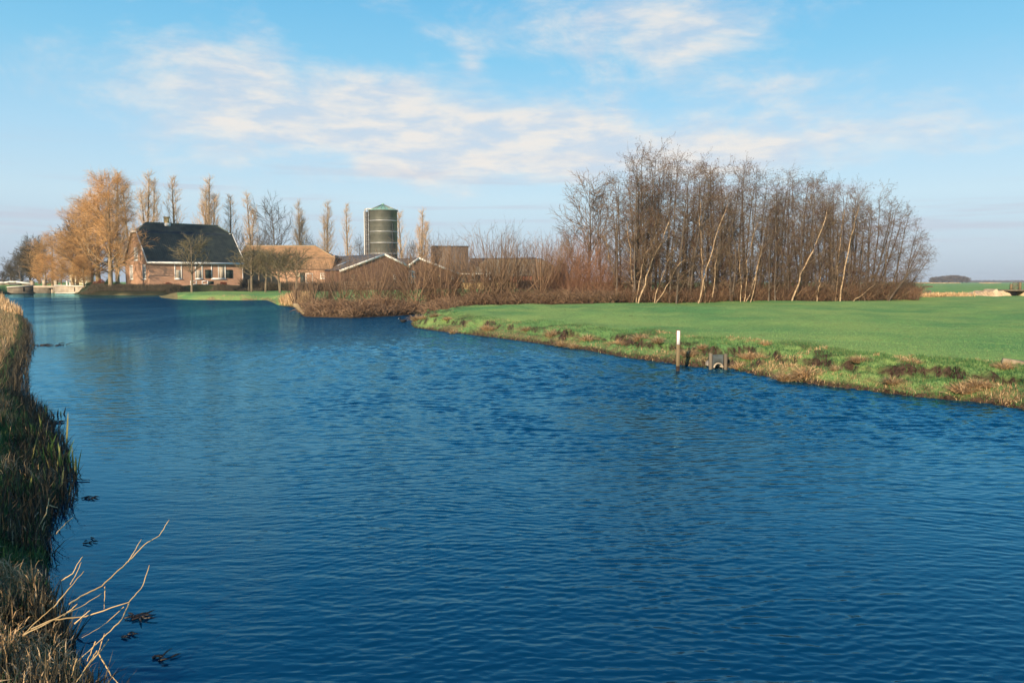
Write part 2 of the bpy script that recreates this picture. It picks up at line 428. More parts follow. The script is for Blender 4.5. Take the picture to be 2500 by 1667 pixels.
def ground_fn(n, b, t):
    geo_ = n.new('ShaderNodeNewGeometry').outputs['Position']
    n1 = n.noise(geo_, .22, 3, .55); n2 = n.noise(geo_, 6.0, 5, .65); n3 = n.noise(geo_, 45.0, 3, .6)
    g = n.mix(n.ss(n1, .3, .7), (.145, .325, .105), (.310, .440, .130))
    g = n.mix(n.m('MULTIPLY', n.ss(n2, .50, .72), .50), g, (.24, .24, .085))
    g = n.mix(n.m('MULTIPLY', n.ss(n3, .5, .62), .45), g, (.025, .070, .022))
    # patches of muddy, trampled turf
    sp = n.noise(n.mapping(geo_, scale=(1, .8, 1)), 1.3, 5, .7)
    g = n.mix(n.m('MULTIPLY', n.ss(sp, .66, .72), .55), g, (.10, .075, .04))
    dr_ = n.mix(n.ss(n.noise(geo_, 22.0, 4, .7), .35, .65), (.13, .085, .04), (.36, .26, .13))
    so = n.mix(n.ss(n.noise(geo_, 14.0, 5, .7), .35, .65), (.030, .019, .013), (.10, .065, .045))
    li = n.mix(n.ss(n.noise(geo_, 9.0, 5, .7), .35, .65), (.045, .032, .020), (.17, .105, .055))
    ry = n.ss(n.m('MULTIPLY', n.attr('dry'), n.lin(n2, .3, .7, .6, 1.6)), .35, .75)
    c = n.mix(n.m('MULTIPLY', ry, .85), g, dr_)
    c = n.mix(n.attr('litter'), c, li)
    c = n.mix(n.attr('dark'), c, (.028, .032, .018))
    c = n.mix(n.attr('soil'), c, so)
    bn = n.new('ShaderNodeBump'); bn.inputs['Strength'].default_value = .8; bn.inputs['Distance'].default_value = .09
    n.L.new(n.m('ADD', n.m('MULTIPLY', n2, .7), n.m('MULTIPLY', n3, .5)), bn.inputs['Height']); n.L.new(bn.outputs[0], b.inputs['Normal'])
    return c
M_GROUND = mat('meadow_ground', None, .95, .1, fn=ground_fn)
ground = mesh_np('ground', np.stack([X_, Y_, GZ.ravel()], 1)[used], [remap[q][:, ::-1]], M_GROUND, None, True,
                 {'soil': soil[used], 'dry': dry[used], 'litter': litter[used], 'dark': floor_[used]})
tag(ground, 'flat green meadow and grassy banks around the water', kind='structure')

# ---------------------------------------------------------------- water
def water_fn(n, b, t):
    p = n.new('ShaderNodeNewGeometry').outputs['Position']
    calm = n.noise(n.mapping(p, loc=(3, 7, 0), rot=(0, 0, -.5), scale=(.5, .16, 1)), .45, 3, .55)
    sepn = n.new('ShaderNodeSeparateXYZ'); n.L.new(p, sepn.inputs[0]); X, Y = sepn.outputs[0], sepn.outputs[1]
    ratio = n.m('DIVIDE', X, n.m('MAXIMUM', Y, 1.0))
    side = n.ss(n.m('ADD', ratio, n.m('MULTIPLY', n.m('SUBTRACT', calm, .5), .35)), -.66, -.38)
    farcalm = n.m('SUBTRACT', 1.0, n.m('MULTIPLY', n.ss(Y, 76, 96), n.m('SUBTRACT', 1.0, n.ss(X, -46, -30))))
    rough_ = n.m('MULTIPLY', n.lin(side, 0, 1, .22, 1.0), n.lin(farcalm, 0, 1, .10, 1.0))
    rough_ = n.m('MULTIPLY', rough_, n.lin(calm, .35, .65, .70, 1.2))
    dn = n.noise(p, .35, 2, .5)
    warp = n.new('ShaderNodeVectorMath', operation='ADD'); n.L.new(p, warp.inputs[0])
    cw = n.new('ShaderNodeCombineXYZ'); n.put(cw.inputs[1], n.m('MULTIPLY', dn, .5)); n.L.new(cw.outputs[0], warp.inputs[1])
    w = warp.outputs[0]
    a = n.noise(n.mapping(w, rot=(0, 0, .10), scale=(.42, 1.25, 1)), 7.5, 2, .5, .25)
    c = n.noise(n.mapping(w, rot=(0, 0, -.22), scale=(.5, 1.2, 1)), 17.0, 2, .5, .2)
    d = n.noise(n.mapping(w, rot=(0, 0, .3), scale=(.5, 1.1, 1)), 2.6, 2, .5)
    h = n.m('ADD', n.m('ADD', n.m('MULTIPLY', a, .036), n.m('MULTIPLY', c, .012)), n.m('MULTIPLY', d, .030))
    h = n.m('MULTIPLY', n.m('MULTIPLY', h, rough_), n.m('ADD', n.lin(n.ss(Y, 12, 50), 0, 1, .25, 3.6), n.m('MULTIPLY', n.ss(Y, 45, 75), 4.5)))
    bn = n.new('ShaderNodeBump'); bn.inputs['Strength'].default_value = 1.0; bn.inputs['Distance'].default_value = 1.0
    n.L.new(h, bn.inputs['Height']); n.L.new(bn.outputs[0], b.inputs['Normal'])
    b.inputs['IOR'].default_value = 1.33
    b.inputs['Roughness'].default_value = .04
    b.inputs['Specular IOR Level'].default_value = .5
    return (.001, .045, .095)
def water_mix(m):
    n = NB(m.node_tree); b = n.N['Principled BSDF']
    fr = n.new('ShaderNodeFresnel'); fr.inputs[0].default_value = 1.47
    gl = n.new('ShaderNodeBsdfGlossy'); gl.inputs['Color'].default_value = (.34, .80, 1, 1); gl.inputs['Roughness'].default_value = .04
    df = n.new('ShaderNodeBsdfDiffuse'); df.inputs[0].default_value = (.0005, .031, .076, 1)
    nl = b.inputs['Normal'].links[0].from_socket
    for q in (fr, gl, df): n.L.new(nl, q.inputs['Normal'])
    mx = n.new('ShaderNodeMixShader'); n.L.new(fr.outputs[0], mx.inputs[0]); n.L.new(df.outputs[0], mx.inputs[1]); n.L.new(gl.outputs[0], mx.inputs[2])
    n.L.new(mx.outputs[0], n.N['Material Output'].inputs[0])
M_WATER = mat('canal_water', None, .04, .5, fn=water_fn)
water_mix(M_WATER)
# real ripples near the camera, flat sheet beyond them
WR = np.array([.3, 1.0, 2.0] + geo(2.6, 62, .0027)); WA = np.radians(np.concatenate([np.arange(-180, -38, 5.0), np.arange(-37, 36, .10), np.arange(37, 180.5, 1.3)]))
WRR, WAA = np.meshgrid(WR, WA, indexing='ij'); wx = (WRR * np.sin(WAA)).ravel(); wy = (WRR * np.cos(WAA)).ravel(); wr = WRR.ravel()
wrng = np.random.default_rng(99); wzz = np.zeros_like(wx); spac = wr * .0027
ratio_ = wx / np.maximum(wy, .5)
amp = .24 + .76 * sstep(ratio_ + .30 * fbm(wx * .12, wy * .07, 301, 3), -.50, -.18)
gust = (.55 + .65 * sstep(wr, 3.5, 16)) * (.50 + .95 * vn(wx * .55 + wy * .30, wy * .22 - wx * .1, 303) * (.6 + .8 * vn((wx * .8 - wy * .6) * .55, (wx * .6 + wy * .8) * .12, 309)))
wxx = wx + .25 * fbm(wx * .5, wy * .5, 305, 2); wyy = wy + .35 * fbm(wx * .4 + 9, wy * .4, 307, 2)
for kk in range(96):
    lam = .034 * (8.0 ** (wrng.random() ** 1.1)); th_ = math.pi / 2 + rad(9) + rad(19) * wrng.normal(); kx, ky = math.cos(th_) * 2 * math.pi / lam, math.sin(th_) * 2 * math.pi / lam
    sl_ = .040 * (.09 / lam) ** .45 * wrng.uniform(.6, 1.3); a_ = sl_ * lam / (2 * math.pi)
    env = sstep(lam / np.maximum(spac, 1e-4), 2.6, 5.0) * (1 + 1.1 * sstep(wr, 6, 20)) * (.35 + .65 * sstep(wr, 4, 13) if lam > .10 else 1.0)
    wzz += a_ * env * np.sin(kx * wxx + ky * wyy + wrng.random() * 6.28)
wzz = wzz * amp * gust * (1 - sstep(wr, 52, 60))
wsd = sdist(wx, wy); nW, nB = WRR.shape; wi = np.arange(nW * nB).reshape(nW, nB)
wq = np.stack([wi[:-1, :-1], wi[1:, :-1], wi[1:, 1:], wi[:-1, 1:]], -1).reshape(-1, 4)
wkeep = (wsd[wq] < .5).any(1); wq = wq[wkeep]; wu = np.zeros(nW * nB, bool); wu[wq.ravel()] = True; wm_ = np.cumsum(wu) - 1
near_v = np.stack([wx, wy, wzz], 1)[wu]; nv0 = len(near_v)
FR_ = np.array([62 * 1.0]); farR = np.array([WR[-1], 90, 130, 200]); fx_ = []; 
for R_ in farR: fx_ += [(R_ * math.sin(a), R_ * math.cos(a), 0) for a in WA]
fi = np.arange(len(farR) * len(WA)).reshape(len(farR), -1) + nv0
fq = np.stack([fi[:-1, :-1], fi[1:, :-1], fi[1:, 1:], fi[:-1, 1:]], -1).reshape(-1, 4)
water = mesh_np('water', np.vstack([near_v, np.array(fx_)]), [np.vstack([wm_[wq], fq])[:, ::-1]], M_WATER, None, True)
tag(water, 'rippled deep blue canal water', kind='structure')
print('water quads', len(wq))
# ================================================================ building materials
def brick_fn(c1, c2, mortar, s=1.0):
    def f(n, b, t):
        br = n.new('ShaderNodeTexBrick'); br.inputs['Scale'].default_value = 4.6 * s
        br.inputs['Mortar Size'].default_value = .012; br.inputs['Brick Width'].default_value = 1.0; br.inputs['Row Height'].default_value = .33
        br.inputs['Color1'].default_value = (*c1, 1); br.inputs['Color2'].default_value = (*c2, 1); br.inputs['Mortar'].default_value = (*mortar, 1)
        sp_ = n.new('ShaderNodeSeparateXYZ'); n.L.new(t, sp_.inputs[0]); cb = n.new('ShaderNodeCombineXYZ')
        n.put(cb.inputs[0], n.m('ADD', sp_.outputs[0], sp_.outputs[1])); n.put(cb.inputs[1], sp_.outputs[2]); n.L.new(cb.outputs[0], br.inputs['Vector'])
        st = n.noise(t, .9, 5, .65)
        return n.mix(n.m('MULTIPLY', n.ss(st, .40, .72), .45), br.outputs[0], tuple(v * .55 for v in c1))
    return f
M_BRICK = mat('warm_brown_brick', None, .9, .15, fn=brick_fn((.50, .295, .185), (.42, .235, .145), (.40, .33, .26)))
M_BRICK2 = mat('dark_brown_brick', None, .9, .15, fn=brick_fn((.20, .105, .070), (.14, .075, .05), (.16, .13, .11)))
M_BRICK3 = mat('orange_red_brick', None, .9, .15, fn=brick_fn((.40, .16, .09), (.30, .12, .07), (.30, .22, .17)))
M_WHITE = mat('white_painted_wood', (.80, .78, .72), .55, .3, scale=3)
M_CREAM = mat('cream_painted_wood', (.66, .58, .40), .6, .3, scale=3)
M_DGREEN = mat('dark_green_painted_wood', (.020, .035, .030), .5, .3, scale=3)
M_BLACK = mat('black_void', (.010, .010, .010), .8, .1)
M_GLASS = mat('window_glass', (.02, .025, .03), .08, .6, fn=None)
M_CURT = mat('pale_curtain_cloth', (.55, .50, .40), .9, .1, col2=(.35, .28, .20), scale=2.5, stretch=(6, 6, .4))
M_TILE = mat('glazed_black_tile', (.018, .024, .026), .42, .45, col2=(.035, .044, .040), scale=1.2)
M_RTILE = mat('weathered_brown_tile', (.33, .195, .105), .85, .2, col2=(.22, .14, .080), scale=1.3, detail=6)
M_GSHEET = mat('grey_fibre_cement_roof', (.20, .175, .135), .85, .2, col2=(.14, .125, .10), scale=.8, detail=6)
M_DSHEET = mat('dark_slate_grey_roof', (.060, .062, .070), .7, .3, col2=(.09, .085, .085), scale=.8)
M_DBOARD = mat('dark_tarred_boards', (.035, .028, .024), .8, .2, scale=1.5, stretch=(8, 8, 1))
M_OLD = mat('weathered_grey_wood', (.20, .165, .12), .9, .1, col2=(.12, .10, .075), scale=6, stretch=(1, 1, .15), detail=6)
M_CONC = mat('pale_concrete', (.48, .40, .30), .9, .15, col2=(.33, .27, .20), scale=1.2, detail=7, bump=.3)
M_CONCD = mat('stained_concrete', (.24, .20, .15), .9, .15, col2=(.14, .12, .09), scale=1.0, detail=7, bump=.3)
M_CAP = mat('white_coping_stone', (.72, .66, .56), .8, .2, scale=2)
M_OCHRE = mat('ochre_plaster', (.50, .37, .18), .9, .1, col2=(.36, .25, .12), scale=1)
M_SILO = mat('green_grey_enamel_steel', (.33, .33, .275), .34, .5, col2=(.25, .26, .215), scale=.7, metal=.3)
M_VERD = mat('verdigris_sheet_roof', (.17, .36, .28), .5, .4, col2=(.23, .42, .34), scale=1.5)
M_GALV = mat('galvanised_steel', (.50, .50, .48), .45, .5, metal=.5)
M_STEEL = mat('dark_steel', (.05, .05, .05), .5, .4, metal=.3)
M_CHIM = mat('yellow_brick_chimney', (.50, .36, .17), .9, .1, scale=4)
M_PAVE = mat('pale_paving', (.55, .47, .36), .9, .1, scale=2)

def window(parent, x0, x1, z0, z1, y=0.0, axis='x', cols=1, rows=1, fw=.10, m=None, curtain=0, depth=.12, name='window', solid=None):
    """window set in a wall lying along local x (facing -y) or along local y (facing -x); returns the frame"""
    m = m or M_WHITE
    def bx(mb, a0, a1, c0, c1, d0, d1):
        if axis == 'x': mb.box(a0, y + d0, c0, a1, y + d1, c1)
        else: mb.box(y + d0, a0, c0, y + d1, a1, c1)
    f = MB()
    bx(f, x0, x0 + fw, z0, z1, -.05, .07); bx(f, x1 - fw, x1, z0, z1, -.05, .07)
    bx(f, x0 + fw, x1 - fw, z1 - fw, z1, -.05, .07); bx(f, x0 + fw, x1 - fw, z0, z0 + fw, -.05, .07)
    b = fw * .45
    for i in range(1, cols):
        cx_ = x0 + (x1 - x0) * i / cols; bx(f, cx_ - b, cx_ + b, z0 + fw, z1 - fw, -.03, .05)
    for j in range(1, rows):
        cz = z0 + (z1 - z0) * j / rows; bx(f, x0 + fw, x1 - fw, cz - b * .8, cz + b * .8, -.026, .046)
    fo = f.build(name, m, parent)
    s = MB(); bx(s, x0 - .06, x1 + .06, z0 - .09, z0, -.12, .05); s.build('sill', m, fo)
    g = MB(); bx(g, x0 + fw * .8, x1 - fw * .8, z0 + fw * .8, z1 - fw * .8, .010, .022); g.build('pane', solid or M_GLASS, fo)
    if curtain:
        c = MB(); w = (x1 - x0 - 2 * fw)
        if curtain == 1: bx(c, x0 + fw, x1 - fw, z0 + fw, z0 + (z1 - z0) * .58, -.005, .004)
        if curtain == 2: bx(c, x1 - fw - w * .42, x1 - fw, z0 + fw, z1 - fw - .1, -.005, .004)
        c.build('curtain', M_CURT, fo)
    return fo

def tiled_plane(mb, P00, P10, P11, P01, nu, nv, amp, nvec, step=.03):
    """corrugated tile surface between four corners; u along the eave, v up the slope"""
    P00, P10, P11, P01 = (np.array(p, float) for p in (P00, P10, P11, P01)); nvec = np.array(nvec, float)
    U = np.linspace(0, 1, nu * 4 + 1); Vv = []
    for j in range(nv):
        Vv += [(j / nv, step), ((j + 1) / nv, 0.0)]
    pts = []
    for v, s in Vv:
        a = P00 * (1 - v) + P01 * v; b = P10 * (1 - v) + P11 * v
        w = amp * np.maximum(0, np.cos(U * nu * 2 * math.pi))[:, None]
        pts.append(a[None] * (1 - U[:, None]) + b[None] * U[:, None] + nvec[None] * (w + s))
    V = np.vstack(pts); n = len(U); F = []
    base = np.arange(len(Vv) - 1)[:, None] * n + np.arange(n - 1)[None]
    F = np.stack([base, base + 1, base + n + 1, base + n], -1).reshape(-1, 4)
    mb.add(V, [tuple(f) for f in F.tolist()])

def roof_with_half_hips(parent, L, W, ze, zr, f, xl, xr, m, nu, nv, ov=.25, amp=.035, ridge_m=None, name='roof', tile=True, hips=(1, 1)):
    """ridge along local x from xl to xr; gables at x=0 and x=L clipped at height fraction f"""
    r = MB(); zc_ = ze + (zr - ze) * f; yc = W / 2 * f; dz = (zr - ze) / (W / 2)
    eo = .30
    y0 = -eo; z0 = ze - eo * dz
    nrm = norm(np.array([0, -(zr - ze), W / 2])); nrb = norm(np.array([0, (zr - ze), W / 2]))
    x0 = -ov; x1 = L + ov
    lf = f if hips[0] else 1.0; rf = f if hips[1] else 1.0
    tiled_plane(r, (x0, y0, z0), (x1, y0, z0), (x1, yc, zc_), (x0, yc, zc_), nu, int(nv * f), amp, nrm)
    tiled_plane(r, (x0, yc, zc_), (x1, yc, zc_), (xr, W / 2, zr), (xl, W / 2, zr), nu, max(2, int(nv * (1 - f))), amp, nrm)
    r.add([(x0, W + eo, z0), (x1, W + eo, z0), (x1, W - yc, zc_), (x0, W - yc, zc_), (xr, W / 2, zr), (xl, W / 2, zr)], [(0, 3, 2, 1), (3, 5, 4, 2)])
    ro = r.build(name, m, parent)
    for s, xe, xv in ((0, x0, xl), (1, x1, xr)):
        if hips[s]:
            h = MB(); h.prism([(xe, yc - .03, zc_), (xe, W - yc + .03, zc_), (xv, W / 2, zr + .03)], (0, 0, .05)); h.build('half_hip', m, ro)
    rc = MB(); 
    n = max(8, int((xr - xl) / .4))
    for i in range(n):
        a = xl + (xr - xl) * i / n; b = xl + (xr - xl) * (i + 1) / n
        rc.tube([(a, W / 2, zr + .03), (b + .02, W / 2, zr + .05), (b + .03, W / 2, zr + .05)], [.13, .15, .14], 6)
    rc.build('ridge_tiles', ridge_m or m, ro)
    for s, xe, xv in ((0, x0, xl), (1, x1, xr)):
        if hips[s]:
            hp = MB(); hp.beam((xe, yc, zc_ + .05), (xv, W / 2, zr + .05), .2, .14); hp.build('hip_tiles', ridge_m or m, ro)
    return ro

TH = rad(41)
def local_x(px, X0, Y0, th=TH, py=660):
    """local x of the pixel column on the wall that starts at (X0, Y0)"""
    a, b, _ = ray(px, py); r = a / b
    return (r * Y0 - X0) / (math.cos(th) - r * math.sin(th))
def local_z(py, lx, Y0, zb, th=TH): return zat(py, Y0 + lx * math.sin(th)) - zb

# ---------------------------------------------------------------- farmhouse
Y0 = 115.0; X0 = xat(365, Y0); ZB = 1.24
house = empty('farmhouse', (X0, Y0, ZB), TH, 'brick farmhouse with steep black tiled half-hipped roof and white eaves', 'farmhouse')
L, W, ZE, ZR, FR = 13.8, 11.7, 3.62, 9.35, .76
XL, XR = 1.5, 12.3
yc = W / 2 * FR; zc2 = ZE + (ZR - ZE) * FR
wm = MB()
wm.prism([(0, 0, -1), (L, 0, -1), (L, 0, ZE), (0, 0, ZE)], (0, .3, 0))
wm.prism([(0, W, -1), (L, W, -1), (L, W, ZE), (0, W, ZE)], (0, -.3, 0))
for xx in (0, L - .3):
    wm.prism([(xx, .302, -1), (xx, W - .302, -1), (xx, W - .302, ZE + .2), (xx, W - yc - .05, zc2 - .1), (xx, yc + .05, zc2 - .1), (xx, .302, ZE + .2)], (.3, 0, 0))
wm.build('wall', M_BRICK, house)
roof_with_half_hips(house, L, W, ZE, ZR, FR, XL, XR, M_TILE, 46, 24, ridge_m=mat('mossy_ridge_tile', (.11, .13, .10), .7, .3))
e = MB(); e.box(-.3, -.52, ZE - .42, L + .32, -.36, ZE - .16); e.build('gutter_board', M_WHITE, house)
e = MB(); e.box(-.3, -.36, ZE - .44, L + .32, -.002, ZE - .36); e.build('soffit', M_WHITE, house)
for xx, nm in ((-.33, 'bargeboard'), (L + .28, 'bargeboard')):
    for a, b in (((-.34, ZE - .36), (yc, zc2)), ((W + .34, ZE - .36), (W - yc, zc2)), ((yc - .1, zc2 + .02), (W - yc + .1, zc2 + .02))):
        t = MB(); t.beam((xx, a[0], a[1]), (xx, b[0], b[1]), .08, .26); t.build(nm, M_WHITE, house)
pl = MB(); pl.box(-.9, -1.5, -1.0, L + 1.3, -.0, .02); pl.build('terrace', M_PAVE, house)
# chimney
ch = MB(); cxp = local_x(407, X0 - math.sin(TH) * W / 2, Y0 + math.cos(TH) * W / 2, py=550)
ch.box(cxp - .32, W / 2 - .32, ZR - .4, cxp + .32, W / 2 + .32, ZR + .95); ch.box(cxp - .40, W / 2 - .40, ZR + .95, cxp + .40, W / 2 + .40, ZR + 1.07)
cho = ch.build('chimney', M_CHIM, house)
ch = MB(); ch.box(cxp - .42, W / 2 - .5, ZR - .35, cxp + .42, W / 2 + .45, ZR + .1); ch.build('flashing', M_WHITE, cho)
def hw(a, b, t_, u, **k):
    xa, xb = local_x(a, X0, Y0), local_x(b, X0, Y0); xm = (xa + xb) / 2
    return window(house, xa, xb, local_z(u, xm, Y0, ZB), local_z(t_, xm, Y0, ZB), **k)
hw(426, 444, 643.5, 681, rows=1, curtain=1, fw=.13)
hw(476, 494.5, 643.5, 681, curtain=1, fw=.13)
w3 = hw(515.5, 551, 644.5, 681, cols=2, curtain=2, fw=.14)
for a, b in ((500.5, 515), (552, 566.5)):
    xa, xb = local_x(a, X0, Y0), local_x(b, X0, Y0)
    s = MB(); z0_, z1_ = local_z(679, xa, Y0, ZB), local_z(658.5, xa, Y0, ZB)
    s.box(xa, -.07, z0_, xb, -.012, z1_); s.box(xa, -.10, z0_, xa + .09, -.07, z1_); s.box(xb - .09, -.10, z0_, xb, -.07, z1_)
    s.box(xa + .09, -.10, z0_, xb - .09, -.07, z0_ + .1); s.box(xa + .09, -.10, z1_ - .1, xb - .09, -.07, z1_)
    s.build('shutter', M_DGREEN, house)
hw(463.5, 479, 685.5, 695, fw=.11, name='cellar_window'); hw(492, 507, 685.5, 695, fw=.11, name='cellar_window')
xa, xb = local_x(508, X0, Y0), local_x(520, X0, Y0)
s = MB(); s.box(xa, -.05, local_z(694, xa, Y0, ZB), xb, -.012, local_z(686.5, xa, Y0, ZB)); s.build('cellar_hatch', M_DGREEN, house)
# gable windows (local y)
window(house, W / 2 - .85, W / 2 + .85, 3.75, 5.65, y=-.02, axis='y', cols=4, rows=4, fw=.12)
window(house, 1.5, 2.9, .95, 3.05, y=-.02, axis='y', cols=2, rows=1, fw=.14)
window(house, W - 3.9, W - 2.5, .95, 3.05, y=-.02, axis='y', cols=2, rows=1, fw=.14)
dp = MB(); dp.tube([(L - .05, -.1, 0), (L - .05, -.1, ZE - .4), (L - .05, -.1, ZE - .38)], .05, 6); dp.build('downpipe', M_GALV, house)
s = MB(); s.lathe([(.10, 0), (.18, .08), (.10, .12)], (0, 0, 0), 8); lampo = s.build('wall_lamp', M_WHITE, house); lampo.location = (L - .1, yc, zc2 + .1)

# ---------------------------------------------------------------- tiled cowshed right behind the house
yb = 131.0; xb0 = xat(572, yb); zb = 1.0
barn = empty('long_cowshed', (xb0, yb, zb), rad(4), 'long brick cowshed with orange-brown tiled roof behind the orchard trees', 'barn')
Lb = xat(806, yb) - xb0; Wb = 13.0
zeb = zat(655, yb) - zb; zrb = zat(601, yb + Wb / 2) - zb
wm = MB(); wm.prism([(0, 0, -1.2), (Lb, 0, -1.2), (Lb, 0, zeb), (0, 0, zeb)], (0, .3, 0)); wm.prism([(0, Wb, -1.2), (Lb, Wb, -1.2), (Lb, Wb, zeb), (0, Wb, zeb)], (0, -.3, 0))
for xx in (0, Lb - .3):
    wm.prism([(xx, .302, -1.2), (xx, Wb - .302, -1.2), (xx, Wb - .302, zeb + .1), (xx, Wb * .64, zeb + (zrb - zeb) * .6), (xx, Wb * .36, zeb + (zrb - zeb) * .6), (xx, .302, zeb + .1)], (.3, 0, 0))
wm.build('wall', M_BRICK, barn)
roof_with_half_hips(barn, Lb, Wb, zeb, zrb, .45, .4, xat(776, yb + Wb / 2) - xb0, M_RTILE, 52, 22, ridge_m=mat('pale_ridge_tile', (.42, .30, .18), .9, .1))
def bw(p, X, Y, a, b, t_, u, zb_, **k):
    xa, xb = xat(a, Y) - X, xat(b, Y) - X
    return window(p, xa, xb, zat(u, Y) - zb_, zat(t_, Y) - zb_, **k)
bw(barn, xb0, yb, 744, 761, 667, 692, zb, fw=.12, name='door', solid=M_BLACK)
bw(barn, xb0, yb, 779.5, 792, 666.5, 680, zb, cols=2, rows=2, fw=.12)
bw(barn, xb0, yb, 722, 730, 668, 674.5, zb, fw=.15, m=M_CREAM)
wd = MB(); wd.box(xat(731, yb) - xb0, -.12, 0, xat(742, yb) - xb0, -.02, 2.3); wd.build('barn_door', M_DGREEN, barn)

# ---------------------------------------------------------------- two gabled sheds
def gable_shed(name, label, pxl, Yl, pxr, apx, zl_, za, zr_, depth, wallm, roofm, zb=.5):
    X = xat(pxl, Yl); t = empty(name, (X, Yl, zb), TH, label, 'shed', 'gabled brick sheds below the silo')
    Wd = local_x(pxr, X, Yl); ax = local_x(apx, X, Yl)
    zl_, za, zr_ = zl_ - zb, za - zb, zr_ - zb
    w = MB()
    w.prism([(0, 0, -.6), (Wd, 0, -.6), (Wd, 0, zr_), (ax, 0, za), (0, 0, zl_)], (0, .3, 0))
    w.prism([(0, .302, -.6), (0, depth, -.6), (0, depth, zl_), (0, .302, zl_)], (.3, 0, 0)); w.prism([(Wd, .302, -.6), (Wd, depth, -.6), (Wd, depth, zr_), (Wd, .302, zr_)], (-.3, 0, 0))
    w.prism([(.302, depth - .3, -.6), (Wd - .302, depth - .3, -.6), (Wd - .302, depth - .3, zr_), (ax, depth - .3, za - .05), (.302, depth - .3, zl_)], (0, .3, 0))
    w.build('wall', wallm, t)
    sl = (za - zl_) / ax; sr = (za - zr_) / (Wd - ax); r = MB()
    n = 26
    nl_ = norm(np.array([-sl, 0, 1])); nr_ = norm(np.array([sr, 0, 1]))
    tiled_plane(r, (-.3, depth + .2, zl_ - .3 * sl + .06), (-.3, -.25, zl_ - .3 * sl + .06), (ax, -.25, za + .06), (ax, depth + .2, za + .06), n, 5, .04, nl_, .02)
    tiled_plane(r, (Wd + .3, -.25, zr_ - .3 * sr + .06), (Wd + .3, depth + .2, zr_ - .3 * sr + .06), (ax, depth + .2, za + .06), (ax, -.25, za + .06), n, 5, .04, nr_, .02)
    r.build('roof', roofm, t)
    for a, b in (((-.35, zl_ - .35 * sl - .02), (ax, za - .02)), ((Wd + .35, zr_ - .35 * sr - .02), (ax, za - .02))):
        m_ = MB(); m_.beam((a[0], -.29, a[1]), (b[0], -.29, b[1]), .08, .34); m_.build('bargeboard', M_WHITE, t)
    return t, Wd, X
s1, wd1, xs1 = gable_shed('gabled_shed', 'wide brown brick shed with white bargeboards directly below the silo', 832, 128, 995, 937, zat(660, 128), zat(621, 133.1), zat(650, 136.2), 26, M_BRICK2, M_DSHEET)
def sw(p, X, Yl, a, b, t_, u, zb_=.5, **k):
    xa, xb = local_x(a, X, Yl), local_x(b, X, Yl); xm = (xa + xb) / 2
    return window(p, xa, xb, local_z(u, xm, Yl, zb_), local_z(t_, xm, Yl, zb_), **k)
sw(s1, xs1, 128, 960, 966, 671, 681, fw=.12)
sw(s1, xs1, 128, 858, 866, 670, 681, fw=.12, m=M_OLD)
# roof lights
for k in range(3):
    g = MB(); axx = local_x(937, xs1, 128); zl2 = zat(660, 128) - .5; za2 = zat(621, 133.1) - .5; sl = (za2 - zl2) / axx
    u0, u1 = axx * .25, axx * .55; yy = 4.5 + k * 6.5
    g.prism([(u0, yy, zl2 + sl * u0 + .14), (u1, yy, zl2 + sl * u1 + .14), (u1, yy + .9, zl2 + sl * u1 + .14), (u0, yy + .9, zl2 + sl * u0 + .14)], (0, 0, .04)); g.build('rooflight', M_GALV, s1)
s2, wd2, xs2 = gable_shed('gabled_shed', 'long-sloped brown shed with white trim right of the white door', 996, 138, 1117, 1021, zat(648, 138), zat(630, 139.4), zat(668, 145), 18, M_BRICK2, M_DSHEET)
dw = sw(s2, xs2, 138, 996.5, 1013, 661, 690, cols=2, rows=2, fw=.28, name='white_door')
sw(s2, xs2, 138, 1036, 1042, 672, 686, fw=.1, m=M_OCHRE, solid=M_OCHRE); sw(s2, xs2, 138, 1066, 1074, 670, 684, fw=.1, m=M_OCHRE, solid=M_OCHRE)
sw(s2, xs2, 138, 1102, 1108, 672, 681, fw=.12)
# low flat annex
ya = 146.0; xa0 = xat(1118, ya); za0 = .5
an = empty('flat_annex', (xa0, ya, za0), 0, 'low flat-roofed dark annex with small white windows between the sheds', 'shed')
wA = xat(1201, ya) - xa0; hA = zat(668.5, ya) - za0
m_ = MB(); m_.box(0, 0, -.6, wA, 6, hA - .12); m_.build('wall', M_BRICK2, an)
m_ = MB(); m_.box(-.2, -.25, hA - .12, wA + .2, 6.2, hA + .10); m_.build('roof', M_CAP, an)
m_ = MB(); m_.box(.2, -.06, 0, wA * .28, -.002, hA - .3); m_.build('sliding_door', M_DGREEN, an)
m_ = MB(); m_.box(wA * .42, -.06, 0, wA * .66, -.002, hA - .3); m_.build('sliding_door', M_DGREEN, an)
bw(an, xa0, ya, 1149, 1157, 671.5, 683, za0, fw=.13); bw(an, xa0, ya, 1182, 1190, 671.5, 683, za0, fw=.13)
m_ = MB(); m_.box(wA - .5, -.3, -.3, wA - .3, -.26, hA + .35); m_.build('downpipe', M_WHITE, an)
# tall block
yt = 200.0; xt0 = xat(1058, yt)
tb = empty('block_tower', (xt0, yt, .4), rad(10), 'tall flat-topped grey-brown sheet-clad block behind the sheds', 'building')
wT = (xat(1148, yt) - xt0) * .96; hT = zat(600, yt) - .4
m_ = MB(); m_.box(0, 0, -.5, wT, 7, hT - .25); m_.build('cladding', mat('grey_brown_cladding', (.155, .125, .10), .8, .2, col2=(.125, .10, .085), scale=.5, stretch=(5, 5, .2)), tb)
m_ = MB(); m_.box(-.12, -.12, hT - .25, wT + .12, 7.12, hT); m_.build('roof_edge', M_DSHEET, tb)
for k in range(1, 9):
    m_ = MB(); m_.box(wT * k / 9 - .03, -.05, -.5, wT * k / 9 + .03, -.003, hT - .26); m_.build('cladding_seam', M_DSHEET, tb)
